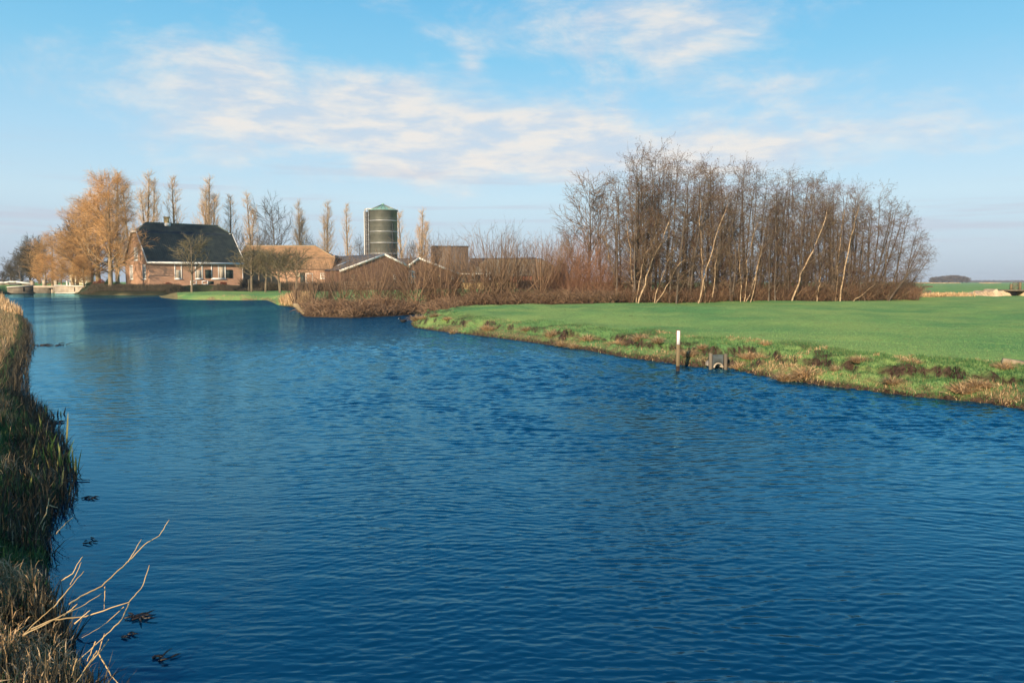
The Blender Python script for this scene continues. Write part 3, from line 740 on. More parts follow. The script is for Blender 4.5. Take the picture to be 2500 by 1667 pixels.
# long grey-roofed barn
yl = 152.0; xl0 = xat(1150, yl)
lb = empty('long_barn', (xl0, yl, .5), 0, 'long low barn with grey sheet roof and orange brick wall behind the brush', 'barn')
Ll = xat(1375, yl) - xl0; Wl = 12.0; zel = zat(672, yl) - .5; zrl = zat(633, yl + 6) - .5
m_ = MB(); m_.box(0, 0, -.6, Ll, .3, zel); m_.box(0, Wl - .3, -.6, Ll, Wl, zel); m_.box(0, .302, -.6, .3, Wl - .302, zel); m_.box(Ll - .3, .302, -.6, Ll, Wl - .302, zel); m_.build('wall', M_BRICK3, lb)
roof_with_half_hips(lb, Ll, Wl, zel, zrl, .15, 2.4, xat(1322, yl + 6) - xl0, M_GSHEET, 60, 14, ridge_m=M_DSHEET)
for k in range(5):
    a = Ll * (.16 + .17 * k); window(lb, a, a + .9, zel - 1.25, zel - .45, fw=.1, m=M_OLD)
m_ = MB(); m_.box(Ll * .26, -.08, -.1, Ll * .42, -.004, zel - .25); m_.build('barn_door', M_DBOARD, lb)
# dark roof behind it
yd = 172.0; xd0 = xat(1140, yd)
db = empty('dark_barn', (xd0, yd, .4), rad(-14), 'dark blue-black roofed barn peeping out left of the long barn', 'barn')
hd = zat(629, yd) - .4; m_ = MB(); m_.box(0, 0, -.5, 14, 8, hd - 3.0); m_.build('wall', M_BRICK2, db)
m_ = MB(); m_.prism([(-.3, -.4, hd - 3.1), (-.3, 4, hd), (-.3, 8.4, hd - 3.1)], (14.6, 0, 0)); m_.build('roof', M_DSHEET, db)
# low ochre wall and dark silage wall in front
yw = 136.0
ow = empty('low_wall', (xat(1127, yw), yw, .4), 0, 'low sunlit ochre yard wall behind the bare brush', 'wall')
Lw = xat(1262, yw) - xat(1127, yw); m_ = MB(); m_.box(0, 0, -.4, Lw, .3, zat(690.5, yw) - .4); m_.build('wall_face', M_OCHRE, ow)
m_ = MB(); m_.box(-.05, -.06, zat(690.5, yw) - .4, Lw + .05, .36, zat(690.5, yw) - .28); m_.build('coping', M_DBOARD, ow)
yw = 138.0
ow = empty('low_wall', (xat(1264, yw), yw, .4), 0, 'low black-brown yard wall at the right end of the long barn', 'wall')
Lw = xat(1420, yw) - xat(1264, yw); m_ = MB(); m_.box(0, 0, -.4, Lw, .3, zat(686, yw) - .4); m_.build('wall_face', M_DBOARD, ow)
m_ = MB(); m_.box(-.05, -.06, zat(686, yw) - .4, Lw + .05, .36, zat(686, yw) - .30); m_.build('coping', M_OLD, ow)

# ---------------------------------------------------------------- silo
ys = 152.0; xs = xat(937, ys); rs = 34.0 / 1944 * ys; zs = .4
si = empty('silo', (xs, ys, zs), 0, 'tall dark green-grey cylindrical silo with verdigris cone roof', 'silo')
hr = zat(514.5, ys) - zs; ha = zat(499.5, ys) - zs
z_ = 0.0
k = 0; n = 10
for k in range(n):
    m_ = MB(); a, b = hr * k / n, hr * (k + 1) / n
    m_.lathe([(rs, a + .004), (rs, b - .02), (rs + .02, b - .02), (rs + .02, b)], n=64); o = m_.build('shell_ring', M_SILO, si, True)
for py in (540.5, 567, 594, 620):
    zz = zat(py, ys) - zs; m_ = MB(); m_.lathe([(rs + .02, zz - .07), (rs + .08, zz - .05), (rs + .08, zz + .05), (rs + .02, zz + .07)], n=64); m_.build('hoop', M_GALV, si, True)
m_ = MB(); m_.lathe([(rs + .12, hr - .05), (rs + .12, hr + .03), (.35, ha - .12), (.30, ha)], n=48); co = m_.build('cone_roof', M_VERD, si)
m_ = MB(); m_.lathe([(rs + .16, hr - .14), (rs + .16, hr - .04), (rs + .05, hr - .04)], n=48); m_.build('rim', M_DSHEET, co)
for k in range(20):
    a = 2 * math.pi * k / 20; m_ = MB(); m_.beam(((rs + .1) * math.cos(a), (rs + .1) * math.sin(a), hr + .07), (.36 * math.cos(a), .36 * math.sin(a), ha - .06), .06, .08); m_.build('roof_rib', M_SILO, co)
m_ = MB(); m_.lathe([(.28, ha - .05), (.28, ha + .12), (.1, ha + .22)], n=12); m_.build('vent_cap', M_VERD, co)
# filler pipe and caged ladder on the left
a0 = rad(205)
lx, ly = (rs + .30) * math.cos(a0), (rs + .30) * math.sin(a0)
xp = xat(893.5, ys) - xs
m_ = MB(); m_.tube([(xp, -.6, 0), (xp, -.6, hr * .5), (xp, -.6, hr - .2), (xp + .1, -.6, hr + .15), (xp + .5, -.4, hr + .3), (xp + 1.2, 0, hr + .32), (xp + 1.7, .2, hr + .32)], .14, 8); m_.build('filler_pipe', M_WHITE, si, True)
lad = MB(); la = xat(901, ys) - xs
for dxx in (-.25, .25): lad.tube([(la + dxx, -1.15, .5), (la + dxx, -1.15, hr * .5), (la + dxx, -1.15, hr + .3), (la + dxx, -1.15, hr + .35)], .04, 5)
for k in range(int(hr / .3)): lad.beam((la - .25, -1.15, .6 + k * .3), (la + .25, -1.15, .6 + k * .3), .035)
lo = lad.build('ladder', M_GALV, si)
cg = MB()
for k in range(int(hr / .9)):
    zz = 1.8 + k * .9
    if zz < hr: cg.tube([(la - .3, -1.15, zz), (la - .42, -1.5, zz), (la - .2, -1.85, zz), (la + .2, -1.85, zz), (la + .42, -1.5, zz), (la + .3, -1.15, zz), (la + .29, -1.15, zz)], .03, 4)
for dxx, dyy in ((-.42, -1.5), (.42, -1.5), (-.2, -1.85), (.2, -1.85)): cg.tube([(la + dxx, dyy, 1.8), (la + dxx, dyy, hr * .6), (la + dxx, dyy, hr + .2), (la + dxx, dyy, hr + .25)], .025, 4)
cg.build('safety_cage', M_STEEL, lo)
m_ = MB(); m_.box(la - .5, -1.1, 1.0, la + .1, -.5, hr - .3); m_.build('chute', M_DSHEET, si)
m_ = MB(); px_ = xat(963, ys) - xs; m_.tube([(px_, -math.sqrt(max(.1, rs * rs - px_ * px_)) - .1, 0), (px_, -math.sqrt(max(.1, rs * rs - px_ * px_)) - .1, hr * .5), (px_, -math.sqrt(max(.1, rs * rs - px_ * px_)) - .1, hr - 2.5), (px_, -math.sqrt(max(.1, rs * rs - px_ * px_)) - .1, hr - 2.4)], .05, 5); m_.build('conduit', M_STEEL, si)

# ---------------------------------------------------------------- post and rail fence by the sheds
yf = 124.0; xf0, xf1 = xat(812, yf), xat(1015, yf)
fe = empty('rail_fence', (xf0, yf, .45), 0, 'dark grey post and rail fence before the gabled sheds', 'fence')
for k in range(8):
    m_ = MB(); xx = (xf1 - xf0) * k / 7; m_.box(xx - .07, -.06, -.4, xx + .07, .06, 1.35); m_.build('post', M_OLD, fe)
for zz in (.45, .85, 1.22):
    m_ = MB(); m_.box(0, -.10, zz, xf1 - xf0, -.062, zz + .12); m_.build('rail', M_OLD, fe)

# ---------------------------------------------------------------- quay walls, bridge and posts far left
def quay(name, label, pa, pb, Ya, Yb, top_a, top_b, m, cap=M_CAP):
    a = np.array([xat(pa, Ya), Ya]); b = np.array([xat(pb, Yb), Yb]); d = b - a; Ld = np.linalg.norm(d)
    q_ = empty(name, (a[0], a[1], 0), math.atan2(d[1], d[0]), label, 'quay wall', 'concrete quay walls at the lock')
    za_, zb_ = zat(top_a, Ya), zat(top_b, Yb)
    m_ = MB(); m_.prism([(0, 0, -.6), (Ld, 0, -.6), (Ld, 0, zb_), (0, 0, za_)], (0, .5, 0)); m_.build('wall_face', m, q_)
    m_ = MB(); m_.beam((-.05, .2, za_ + .07), (Ld + .05, .2, zb_ + .07), .7, .14); m_.build('coping', cap, q_)
    m_ = MB(); m_.box(0, -.07, .06, Ld, -.003, .16); m_.build('waterline_ledge', M_CAP if m is M_CONC else M_CONCD, q_)
    m_ = MB(); m_.box(Ld * .60, -.08, .35, Ld * .60 + .12, -.004, .95); m_.build('ladder_slot', M_BLACK, q_)
    return q_
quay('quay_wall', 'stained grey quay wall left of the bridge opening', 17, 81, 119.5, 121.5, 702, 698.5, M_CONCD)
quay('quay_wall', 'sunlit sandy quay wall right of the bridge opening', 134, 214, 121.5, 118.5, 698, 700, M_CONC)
br = empty('bridge', (xat(74, 127), 127, 0), 0, 'small concrete road bridge with square posts over the canal', 'bridge')
Lq = xat(150, 127) - xat(74, 127)
def bx_(px): return xat(px, 127) - xat(74, 127)
zt = zat(697.5, 127)
m_ = MB(); m_.box(bx_(80), -.2, -.6, bx_(119), 3.4, zt - .35); m_.build('abutment', M_CONCD, br)
m_ = MB(); m_.box(bx_(134), -.6, -.6, bx_(146), 3.4, zt - .35); m_.build('abutment', M_CONCD, br)
m_ = MB(); m_.box(bx_(70), -.3, zt - .35, bx_(172), 3.6, zt); m_.build('deck', M_CONC, br)
m_ = MB(); m_.box(bx_(122), .2, -.5, bx_(126), .5, zt - .36); m_.build('sluice_gate', M_CONC, br)
m_ = MB(); m_.box(bx_(117), 3.0, -.5, bx_(134), 3.3, zt - .40); m_.build('opening_shade_panel', M_BLACK, br)  # black sheet that paints the shade within the bridge opening
for px_, tp in ((80, 687), (109, 684), (137, 686)):
    m_ = MB(); c = bx_(px_); m_.box(c - .22, -.28, zt + .003, c + .22, .1, zat(tp, 127)); m_.box(c - .27, -.33, zat(tp, 127), c + .27, .15, zat(tp, 127) + .08); m_.build('post', M_CONC, br)
for a, b in ((83, 105.5), (112.5, 134.5), (139.5, 160)):
    for zz in (.42, .72):
        m_ = MB(); m_.tube([(bx_(a), -.1, zt + zz), ((bx_(a) + bx_(b)) / 2, -.1, zt + zz - .01), (bx_(b), -.1, zt + zz), (bx_(b) + .01, -.1, zt + zz)], .035, 5); m_.build('rail', M_STEEL, br)
for px_, top, lab in ((163.5, 684.5, 'shorter white bollard post on the sandy quay, left of two'), (171.5, 684, 'taller white bollard post on the sandy quay, right of two')):
    yq = 121.2; b_ = empty('bollard', (xat(px_, yq), yq, zat(698, yq)), 0, lab, 'bollard', 'white bollards on the quay')
    h_ = zat(top, yq) - zat(698, yq); m_ = MB(); m_.lathe([(.13, 0), (.13, h_ * .8), (.10, h_ * .82), (.10, h_)], n=10); m_.build('post', M_WHITE, b_)
    m_ = MB(); m_.lathe([(.15, 0), (.15, .06)], n=10); m_.build('foot', M_CONCD, b_)
# white arched parapet on the near side road at far left
pw = empty('parapet_wall', (xat(0, 131) - 3, 131, 0), 0, 'white humped road parapet at the far left edge', 'wall')
pts = [(-12, 689.5), (12, 690), (24, 688), (40, 688), (75, 692.5)]
P = [(xat(a, 131) - xat(0, 131) + 3, 0, zat(b, 131)) for a, b in pts]
m_ = MB()
for p, q2 in zip(P[:-1], P[1:]): m_.beam(p, q2, .3, .22)
m_.build('coping', M_WHITE, pw)
m_ = MB()
for p, q2 in zip(P[:-1], P[1:]): m_.prism([(p[0], .02, .3), (q2[0], .02, .3), (q2[0], .02, q2[2] - .12), (p[0], .02, p[2] - .12)], (0, .25, 0))
m_.build('wall_face', M_CONCD, pw)
m_ = MB(); m_.box(P[2][0], -.12, zat(697, 131), P[3][0] + .8, 0.0, zat(692, 131)); m_.build('recess', M_DSHEET, pw)
# small cream garden house seen through the willows
gh = empty('garden_house', (xat(170, 150), 150, .9), rad(15), 'small cream-fronted house half hidden behind the orange willows', 'house')
m_ = MB(); m_.box(0, 0, -.4, 3.6, 3, 2.3); m_.build('wall', M_CREAM, gh)
m_ = MB(); m_.prism([(-.2, -.3, 2.3), (-.2, 1.5, 3.5), (-.2, 3.3, 2.3)], (4, 0, 0)); m_.build('roof', M_RTILE, gh)
window(gh, .5, 1.2, .5, 1.9, fw=.08); window(gh, 2.2, 2.9, .5, 1.9, fw=.08)
# ================================================================ plants
def grow(rng, P, R, n, t0, t1, a0, a1, length, K=4, up=0.0, wig=.08, rr=.55, rmin=.006, shape=None, taper=.35, bias=None):
    """children polylines for parents P (N,K0,3), R (N,K0). length: (lo,hi) metres, scaled by shape(t)"""
    N, K0, _ = P.shape; M = N * n
    pi = np.repeat(np.arange(N), n); t = t0 + (t1 - t0) * ((np.tile(np.arange(n), N) + rng.random(M)) / n)
    k = np.clip(t * (K0 - 1), 0, K0 - 1 - 1e-4); i = k.astype(int); f = (k - i)[:, None]
    p = P[pi, i] * (1 - f) + P[pi, i + 1] * f; T = norm(P[pi, i + 1] - P[pi, i])
    r = R[pi, i] * (1 - f[:, 0]) + R[pi, i + 1] * f[:, 0]
    u, v = frames(T); ph = rng.random(M) * 2 * math.pi; an = np.radians(rng.uniform(a0, a1, M))
    d = norm(np.cos(an)[:, None] * T + np.sin(an)[:, None] * (np.cos(ph)[:, None] * u + np.sin(ph)[:, None] * v))
    L = rng.uniform(length[0], length[1], M) * (shape(t) if shape else 1.0)
    C = np.empty((M, K, 3)); C[:, 0] = p
    for j in range(1, K):
        C[:, j] = C[:, j - 1] + d * (L / (K - 1))[:, None]
        d = d + np.array([0, 0, up]) + wig * rng.normal(size=(M, 3))
        if bias is not None: d = d + np.array(bias)
        d = norm(d)
    R2 = np.maximum(np.minimum(r * rr, r), rmin)[:, None] * np.linspace(1, taper, K)[None]
    R2 = np.maximum(R2, rmin * .6)
    return C, R2
def stem(rng, h, r, K=9, wig=.03, lean=(0, 0), base=(0, 0)):
    d = np.array([lean[0], lean[1], 1.0]); d /= np.linalg.norm(d); p = np.array([base[0], base[1], -.15]); P = [p]
    for j in range(1, K):
        p = p + d * (h + .15) / (K - 1); P.append(p); d = d + wig * rng.normal(size=3) + np.array([0, 0, .06]); d /= np.linalg.norm(d)
    P = np.array(P)[None]; return P, (r * (1 - np.linspace(0, 1, K)) ** .8 + .008)[None]
def dots(veg, rng, C, n, s):
    """small cones / buds on twig ends"""
    i = rng.integers(0, len(C), n); p = C[i, -1] + rng.normal(size=(n, 3)) * .05
    P = np.stack([p + [0, 0, s], p - [0, 0, s * .2], p - [0, 0, s]], 1); R = np.stack([np.full(n, s * .3), np.full(n, s * .55), np.full(n, .001)], 1)
    veg.tubes(P, R, 3, np.full(n, .97))

B_ORANGE = vegmat('orange_willow_twigs', [(0, (.30, .175, .07)), (.5, (.56, .32, .125)), (1, (.74, .46, .21))])
B_TRUNK = mat('grey_brown_bark', (.24, .19, .13), .95, .1, col2=(.13, .10, .07), scale=3, stretch=(3, 3, .6), detail=6, bump=.5)
B_WTRUNK = mat('tan_willow_bark', (.36, .27, .16), .95, .1, col2=(.20, .15, .09), scale=3, stretch=(3, 3, .6), detail=6, bump=.5)
B_POP = vegmat('poplar_twigs', [(0, (.30, .21, .125)), (.5, (.58, .41, .25)), (1, (.75, .57, .37))])
B_DARK = vegmat('dark_olive_twigs', [(0, (.045, .042, .030)), (.5, (.085, .072, .045)), (1, (.14, .11, .07))])
B_ALDER = vegmat('alder_twigs', [(0, (.085, .068, .050)), (.45, (.175, .130, .088)), (.9, (.27, .19, .12)), (.95, (.10, .045, .032)), (1, (.13, .055, .038))])
B_ATRUNK = mat('alder_bark', (.17, .135, .105), .95, .1, col2=(.085, .072, .06), scale=2.5, stretch=(3, 3, .5), detail=6)
B_BIRCH = mat('pale_birch_bark', (.50, .36, .22), .8, .15, col2=(.20, .14, .09), scale=2.0, stretch=(1.5, 1.5, 3), detail=5)
B_OSIER = vegmat('osier_rods', [(0, (.070, .048, .034)), (.5, (.205, .125, .075)), (1, (.38, .25, .15))])
B_RED = vegmat('red_brown_brush', [(0, (.12, .062, .040)), (.5, (.25, .130, .080)), (1, (.40, .23, .14))])
B_BRAM = vegmat('brown_bramble', [(0, (.08, .050, .034)), (.5, (.20, .120, .075)), (.85, (.30, .17, .10)), (1, (.46, .33, .20))])
B_FRUIT = vegmat('fruit_tree_twigs', [(0, (.09, .080, .045)), (.5, (.17, .145, .08)), (1, (.27, .22, .13))])
B_BLUE = vegmat('far_bare_wood', [(0, (.09, .075, .065)), (1, (.15, .12, .10))])

def build_pair(name, tr, cr, mt, mc):
    return (tr.build('trunk', mt, link=False, smooth=True), cr.build('crown', mc, link=False))
def make_poplar(seed, h=20, forks=0):
    r = np.random.default_rng(seed); T = Veg(); C = Veg()
    stems = [stem(r, h, .28, 10, .015)]
    for k in range(forks): stems.append(stem(r, h * r.uniform(.72, .85), .18, 10, .02, lean=(r.uniform(.04, .08) * (-1) ** k, r.uniform(-.04, .04))))
    for P, R in stems:
        T.tubes(P, R, 6, rng=r)
        sh = lambda t: (np.sin(np.clip(t * .80 + .20, 0, 1) * math.pi) ** .75) * (1.35 - .75 * t) * np.clip((1.02 - t) * 4, .1, 1) ** .6
        a, ra = grow(r, P, R, 50, .04, .95, 22, 48, (1.8, 4.2), 6, .20, .07, .34, .026, sh)
        b, rb = grow(r, a, ra, 7, .15, 1, 18, 42, (.6, 1.5), 4, .25, .10, .6, .019)
        c, rc = grow(r, b, rb, 4, .2, 1, 15, 45, (.35, .8), 3, .2, .10, .7, .014)
        C.tubes(a, ra, 3, rng=r); C.tubes(b, rb, 3, rng=r); C.tubes(c, rc, 3, rng=r)
    return build_pair('poplar', T, C, B_TRUNK, B_POP)
def make_willow(seed, h=13.5, dens=1.0, wide=1.0, tw=.014):
    r = np.random.default_rng(seed); T = Veg(); C = Veg()
    P, R = stem(r, h, .32, 12, .02); T.tubes(P, R, 8, rng=r)
    sh = lambda t: (1 - t) ** .55 * .95 + .12
    a, ra = grow(r, P, R, int(52 * dens), .12, .97, 50, 74, (4.6 * wide, 6.6 * wide), 7, .08, .07, .30, .022, sh)
    b, rb = grow(r, a, ra, 13, .12, 1, 28, 60, (1.2, 2.4), 5, .02, .12, .5, .015, lambda t: 1.1 - .5 * t)
    c, rc = grow(r, b, rb, 10, .1, 1, 25, 65, (.5, 1.3), 3, -.22, .12, .6, tw * .9)
    T.tubes(a, ra, 5, rng=r); C.tubes(b, rb, 3, rng=r); C.tubes(c, rc, 3, rng=r)
    return build_pair('w', T, C, B_WTRUNK, B_ORANGE)
def make_round(seed, h, spread, mt, mc, n1=22, tw=.016, up=.10, stems=1, t0=.22, rt=.2, n3=7):
    r = np.random.default_rng(seed); T = Veg(); C = Veg()
    for s in range(stems):
        P, R = stem(r, h * r.uniform(.85, 1), rt, 9, .05, lean=(r.normal() * .1 * (stems > 1), r.normal() * .1 * (stems > 1)), base=(r.normal() * .15 * (stems > 1), r.normal() * .15 * (stems > 1))); T.tubes(P, R, 6, rng=r)
        a, ra = grow(r, P, R, n1, t0, .95, 30, 62, (spread * .8, spread * 1.3), 6, up, .09, .5, tw * 1.8, lambda t: np.sin(np.clip(1.05 - t * .95, 0, 1) * math.pi * .55) ** .7 + .15)
        b, rb = grow(r, a, ra, 8, .15, 1, 25, 55, (spread * .25, spread * .55), 5, up * .8, .12, .55, tw * 1.3)
        c, rc = grow(r, b, rb, n3, .15, 1, 20, 55, (spread * .10, spread * .26), 3, up * .5, .12, .6, tw)
        T.tubes(a, ra, 4, rng=r); C.tubes(b, rb, 3, rng=r); C.tubes(c, rc, 3, rng=r)
    return build_pair('r', T, C, mt, mc)
def make_alder(seed, h=9, stems=2, bias=None):
    r = np.random.default_rng(seed); T = Veg(); C = Veg()
    for s in range(stems):
        P, R = stem(r, h * (1 if s == 0 else r.uniform(.7, .95)), .062, 11, .045, lean=(r.normal() * .07, r.normal() * .07), base=(r.normal() * .2, r.normal() * .2)); T.tubes(P, R, 5, rng=r)
        a, ra = grow(r, P, R, 30, .06, .98, 35, 72, (.9, 2.2), 5, .05, .09, .42, .013, lambda t: 1.15 - .55 * t, bias=bias)
        b, rb = grow(r, a, ra, 7, .15, 1, 30, 65, (.3, .8), 4, .04, .16, .6, .0080, bias=bias)
        c, rc = grow(r, b, rb, 5, .2, 1, 25, 65, (.12, .36), 3, .04, .16, .7, .0060)
        C.tubes(a, ra, 3, rng=r); C.tubes(b, rb, 3, rng=r); C.tubes(c, rc, 3, rng=r)
        dots(C, r, c[r.random(len(c)) < .5], 210, .035)
    return build_pair('a', T, C, B_ATRUNK, B_ALDER)
def make_osier(seed, h=4.0, rods=34, mc=None, spread=.42, dens=5, rod_r=.016):
    r = np.random.default_rng(seed); C = Veg(); N = rods
    b = np.zeros((N, 3)); b[:, :2] = r.normal(size=(N, 2)) * .22; b[:, 2] = -.05
    d = norm(np.concatenate([r.normal(size=(N, 2)) * spread, np.ones((N, 1))], 1)); L = h * r.uniform(.6, 1.22, N); K = 8
    P = np.empty((N, K, 3)); P[:, 0] = b
    for j in range(1, K):
        P[:, j] = P[:, j - 1] + d * (L / (K - 1))[:, None]; d = norm(d + np.array([0, 0, .07]) + .045 * r.normal(size=(N, 3)))
    R = rod_r * r.uniform(.7, 1.2, (N, 1)) * np.linspace(1, .3, K)[None]
    C.tubes(P, R, 4, rng=r)
    a, ra = grow(r, P, R, dens, .15, .98, 15, 45, (.3, 1.0), 4, .12, .08, .6, .0065); C.tubes(a, ra, 3, rng=r)
    c, rc = grow(r, a, ra, 3, .2, 1, 15, 50, (.12, .4), 3, .08, .1, .7, .0055); C.tubes(c, rc, 3, rng=r)
    return C.build('rods', mc or B_OSIER, link=False)

def plant(name, label, cat, group, xyz, meshes, sc_=1.0, rz=0.0, tilt=(0, 0), parts=('trunk', 'crown'), sxy=None):
    e = empty(name, xyz, 0, label, cat, group)
    e.rotation_euler = (tilt[0], tilt[1], rz); s = sxy or sc_; e.scale = (s, s, sc_)
    for nm, me in zip(parts, meshes): obj_of(nm, me, e)
    return e
prng = np.random.default_rng(77)
def gp(px, Y): x = xat(px, Y); return x, Y, ground_z(x, Y)

# ---- row of Lombardy poplars behind the farm
PV = [make_poplar(1), make_poplar(2), make_poplar(3, forks=1), make_poplar(4, forks=2)]
pop = [(287, 412, 150, 0, 'tallest poplar, its tip rising out of the big orange willow'), (318, 440, 185, 1, 'dark slender poplar close right of the big orange willow'),
       (360, 412, 178, 2, 'broad twin-tipped poplar above the left end of the black roof'), (376, 432, 182, 1, 'narrower poplar tucked against the twin-tipped one above the black roof'), (433, 428, 185, 0, 'poplar just right of the farmhouse chimney'),
       (500, 455, 183, 1, 'shorter poplar left against the tall twin above the black roof'), (514, 428, 185, 3, 'tall many-stemmed poplar above the right part of the black roof'), (563, 472, 190, 0, 'poplar beside the hipped right end of the black roof'),
       (617, 465, 192, 2, 'poplar between the black roof and the rounded bare tree'), (735, 488, 195, 3, 'poplar right of the rounded bare tree, above the orange roof'), (797, 486, 195, 2, 'poplar above the right end of the orange roof'),
       (850, 495, 195, 0, 'slim poplar just left of the silo'), (982, 512, 195, 1, 'slim poplar just right of the silo'), (1031, 508, 195, 3, 'poplar farthest right in the row, between silo and block tower')]
for px, top, Y, v, lab in pop:
    x, y, z = gp(px, Y); h = zat(top, Y) - z
    plant('poplar_tree', lab, 'poplar', 'Lombardy poplars behind the farm', (x, y, z), PV[v], h / 20.0, prng.uniform(0, 6), sxy=h / 20 * prng.uniform(1.08, 1.4))
RB = make_round(11, 17, 5.5, B_ATRUNK, B_DARK, 26, .022, .12, 1, .12, .25, 7)
x, y, z = gp(672, 185); plant('bare_tree', 'single round-crowned bare grey tree standing between the poplars', 'tree', None, (x, y, z), RB, (zat(487, 185) - z) / 17.0)
for px, top, Y, s, lab in [(405, 545, 170, .55, 'low blue-grey bare tree behind the chimney'), (640, 560, 180, .5, 'low bare tree right of the poplar beside the black roof'), (590, 560, 178, .5, 'small bare tree peeping over the gap by the black roof'),
                         (760, 575, 180, .5, 'small bare tree behind the orange roof end'), (880, 580, 185, .5, 'small bare tree at the foot of the silo, left side'), (1010, 590, 185, .5, 'small bare tree right of the silo foot')]:
    x, y, z = gp(px, Y); h = (zat(top, Y) - z) / 17.0; plant('bare_tree', lab, 'tree', None, (x, y, z), RB, h, prng.uniform(0, 6), sxy=h * .8)

# ---- willows left of the house
WV = [make_willow(21), make_willow(22, dens=1.05, wide=1.1), make_willow(23, dens=.9, wide=1.2)]
WS = [(270, 437, 111.8, 0, .92, 'largest orange willow at the left corner of the farmhouse, tan trunk in view'),
      (222, 515, 118, 2, 1.25, 'broad orange-brown willow left of the largest one'),
      (240, 485, 128, 1, 1.25, 'orange willow standing behind the two broad ones'),
      (178, 580, 121, 1, 1.35, 'low orange willow above the white bollards'),
      (128, 582, 140, 2, 1.3, 'rounded orange-grey willow behind the bridge posts'),
      (110, 625, 131, 0, 1.25, 'small bushy orange willow left of the bridge opening'),
      (150, 640, 129, 1, 1.3, 'small bushy orange willow right above the bridge opening'),
      (205, 625, 116, 0, 1.2, 'low weeping orange willow beside the garden bushes')]
for px, top, Y, v, w, lab in WS:
    x, y, z = gp(px, Y); z = max(z, .5); h = zat(top, Y) - z
    plant('willow_tree', lab, 'willow', 'orange willows by the farmhouse', (x, y, z), WV[v], h / 13.5, prng.uniform(0, 6), sxy=h / 13.5 * w)
DK = make_round(31, 9, 4.2, B_ATRUNK, B_DARK, 26, .03, .08, 2, .08, .2, 8)
for px, top, Y, w, lab in [(75, 612, 175, 1.1, 'dark bushy tree left of the orange willows'), (52, 628, 190, 1.2, 'dark low tree stepping down behind the parapet'), (28, 650, 215, 1.3, 'lowest dark tree near the left edge'), (95, 600, 165, 1, 'dark tree half covered by the rounded willow'),
                         (192, 560, 135, 1.0, 'grey-olive bare tree inside the willow group'), (8, 668, 260, 1.5, 'faint dark tree touching the left edge')]:
    x, y, z = gp(px, Y); h = zat(top, Y) - z; plant('dark_tree', lab, 'tree', 'dark trees at the far left', (x, y, z), DK, h / 9, prng.uniform(0, 6), sxy=h / 9 * w)

# ---- garden shrubs by the house
def make_bush(seed, n=900, m=None, w=.9, h=1.0, lw=.05, ll=.14):
    r = np.random.default_rng(seed); v = Veg(); d = norm(r.normal(size=(n, 3))); d[:, 2] = np.abs(d[:, 2]); rad_ = r.uniform(.55, 1, n) ** .5
    lump = 1 + .22 * np.sin(d[:, 0] * 5 + seed) * np.cos(d[:, 1] * 4) + .1 * r.normal(size=n)
    b = d * (rad_ * lump)[:, None] * np.array([w, w, h]); v.blades(b, norm(d + .7 * r.normal(size=(n, 3))), r.uniform(.6, 1.3, n) * ll, np.full(n, lw), .1, 3, r.random(n)); return v.build('foliage', m, link=False)
G_EVER = vegmat('dark_evergreen_leaf', [(0, (.010, .035, .014)), (1, (.03, .085, .03))], .5, .4)
G_RUST = vegmat('rust_leaf', [(0, (.16, .05, .03)), (1, (.32, .12, .06))])
for px, top, Y, w, m_, lab in [(223, 692, 114.5, .9, G_EVER, 'low dark green garden bush at the left end of the bank'), (246, 684, 114.5, 1.1, G_RUST, 'round rust-red garden bush between two green ones'), (266, 680, 113.6, .55, G_EVER, 'upright dark green bush left of the willow trunk'),
                           (286, 690, 113.6, .5, G_EVER, 'small dark green bush right of the willow trunk'), (410, 693, 113.2, .6, G_RUST, 'small brown bush before the long farmhouse wall'), (545, 694, 119.5, .5, G_RUST, 'thin brown shrub before the right end of the house wall')]:
    x, y, z = gp(px, Y); h = max(.4, zat(top, Y) - z); e = empty('garden_bush', (x, y, z), 0, lab, 'bush', 'garden bushes along the farmhouse')
    f = obj_of('foliage', make_bush(int(px), 900, m_, w, h, .07, .16), e)
    s = MB(); s.tube([(0, 0, -.1), (0, 0, h * .3), (.03, 0, h * .5), (.03, 0, h * .6)], .05, 5); s.build('stem', B_TRUNK, e)

# ---- small fruit trees on the lawn
FV = [make_round(41 + k, 4.6, 2.1, B_TRUNK, B_FRUIT, 20, .014, .07, 1, .38, .13, 8) for k in range(3)]
for px, Y, top, tilt, v, lab in [(468, 102, 598, 0, 0, 'small bare fruit tree standing before the farmhouse wall'), (614, 100, 617, .05, 1, 'bare fruit tree between pale stakes right of the farmhouse'), (648, 101, 622, .10, 2, 'leaning bare orchard tree, second right of the farmhouse'),
                               (683, 99, 625, .12, 0, 'leaning bare orchard tree, third right of the farmhouse'), (722, 97, 628, -.02, 1, 'bare orchard tree with a stake, fourth right of the farmhouse'), (665, 119, 632, -.2, 2, 'shaded bare orchard tree behind the staked row'), (705, 119, 635, .2, 0, 'shaded bare orchard tree behind the leaning ones'),
                               (632, 119, 628, .1, 1, 'shaded bare orchard tree just behind the pale stakes')]:
    x, y, z = gp(px, Y); h = zat(top, Y) - z; plant('fruit_tree', lab, 'fruit tree', 'bare fruit trees on the lawn', (x, y, z), FV[v], h / 4.6, prng.uniform(0, 6), (0, tilt), sxy=h / 4.6 * (1.05 if px < 500 else 1.3))
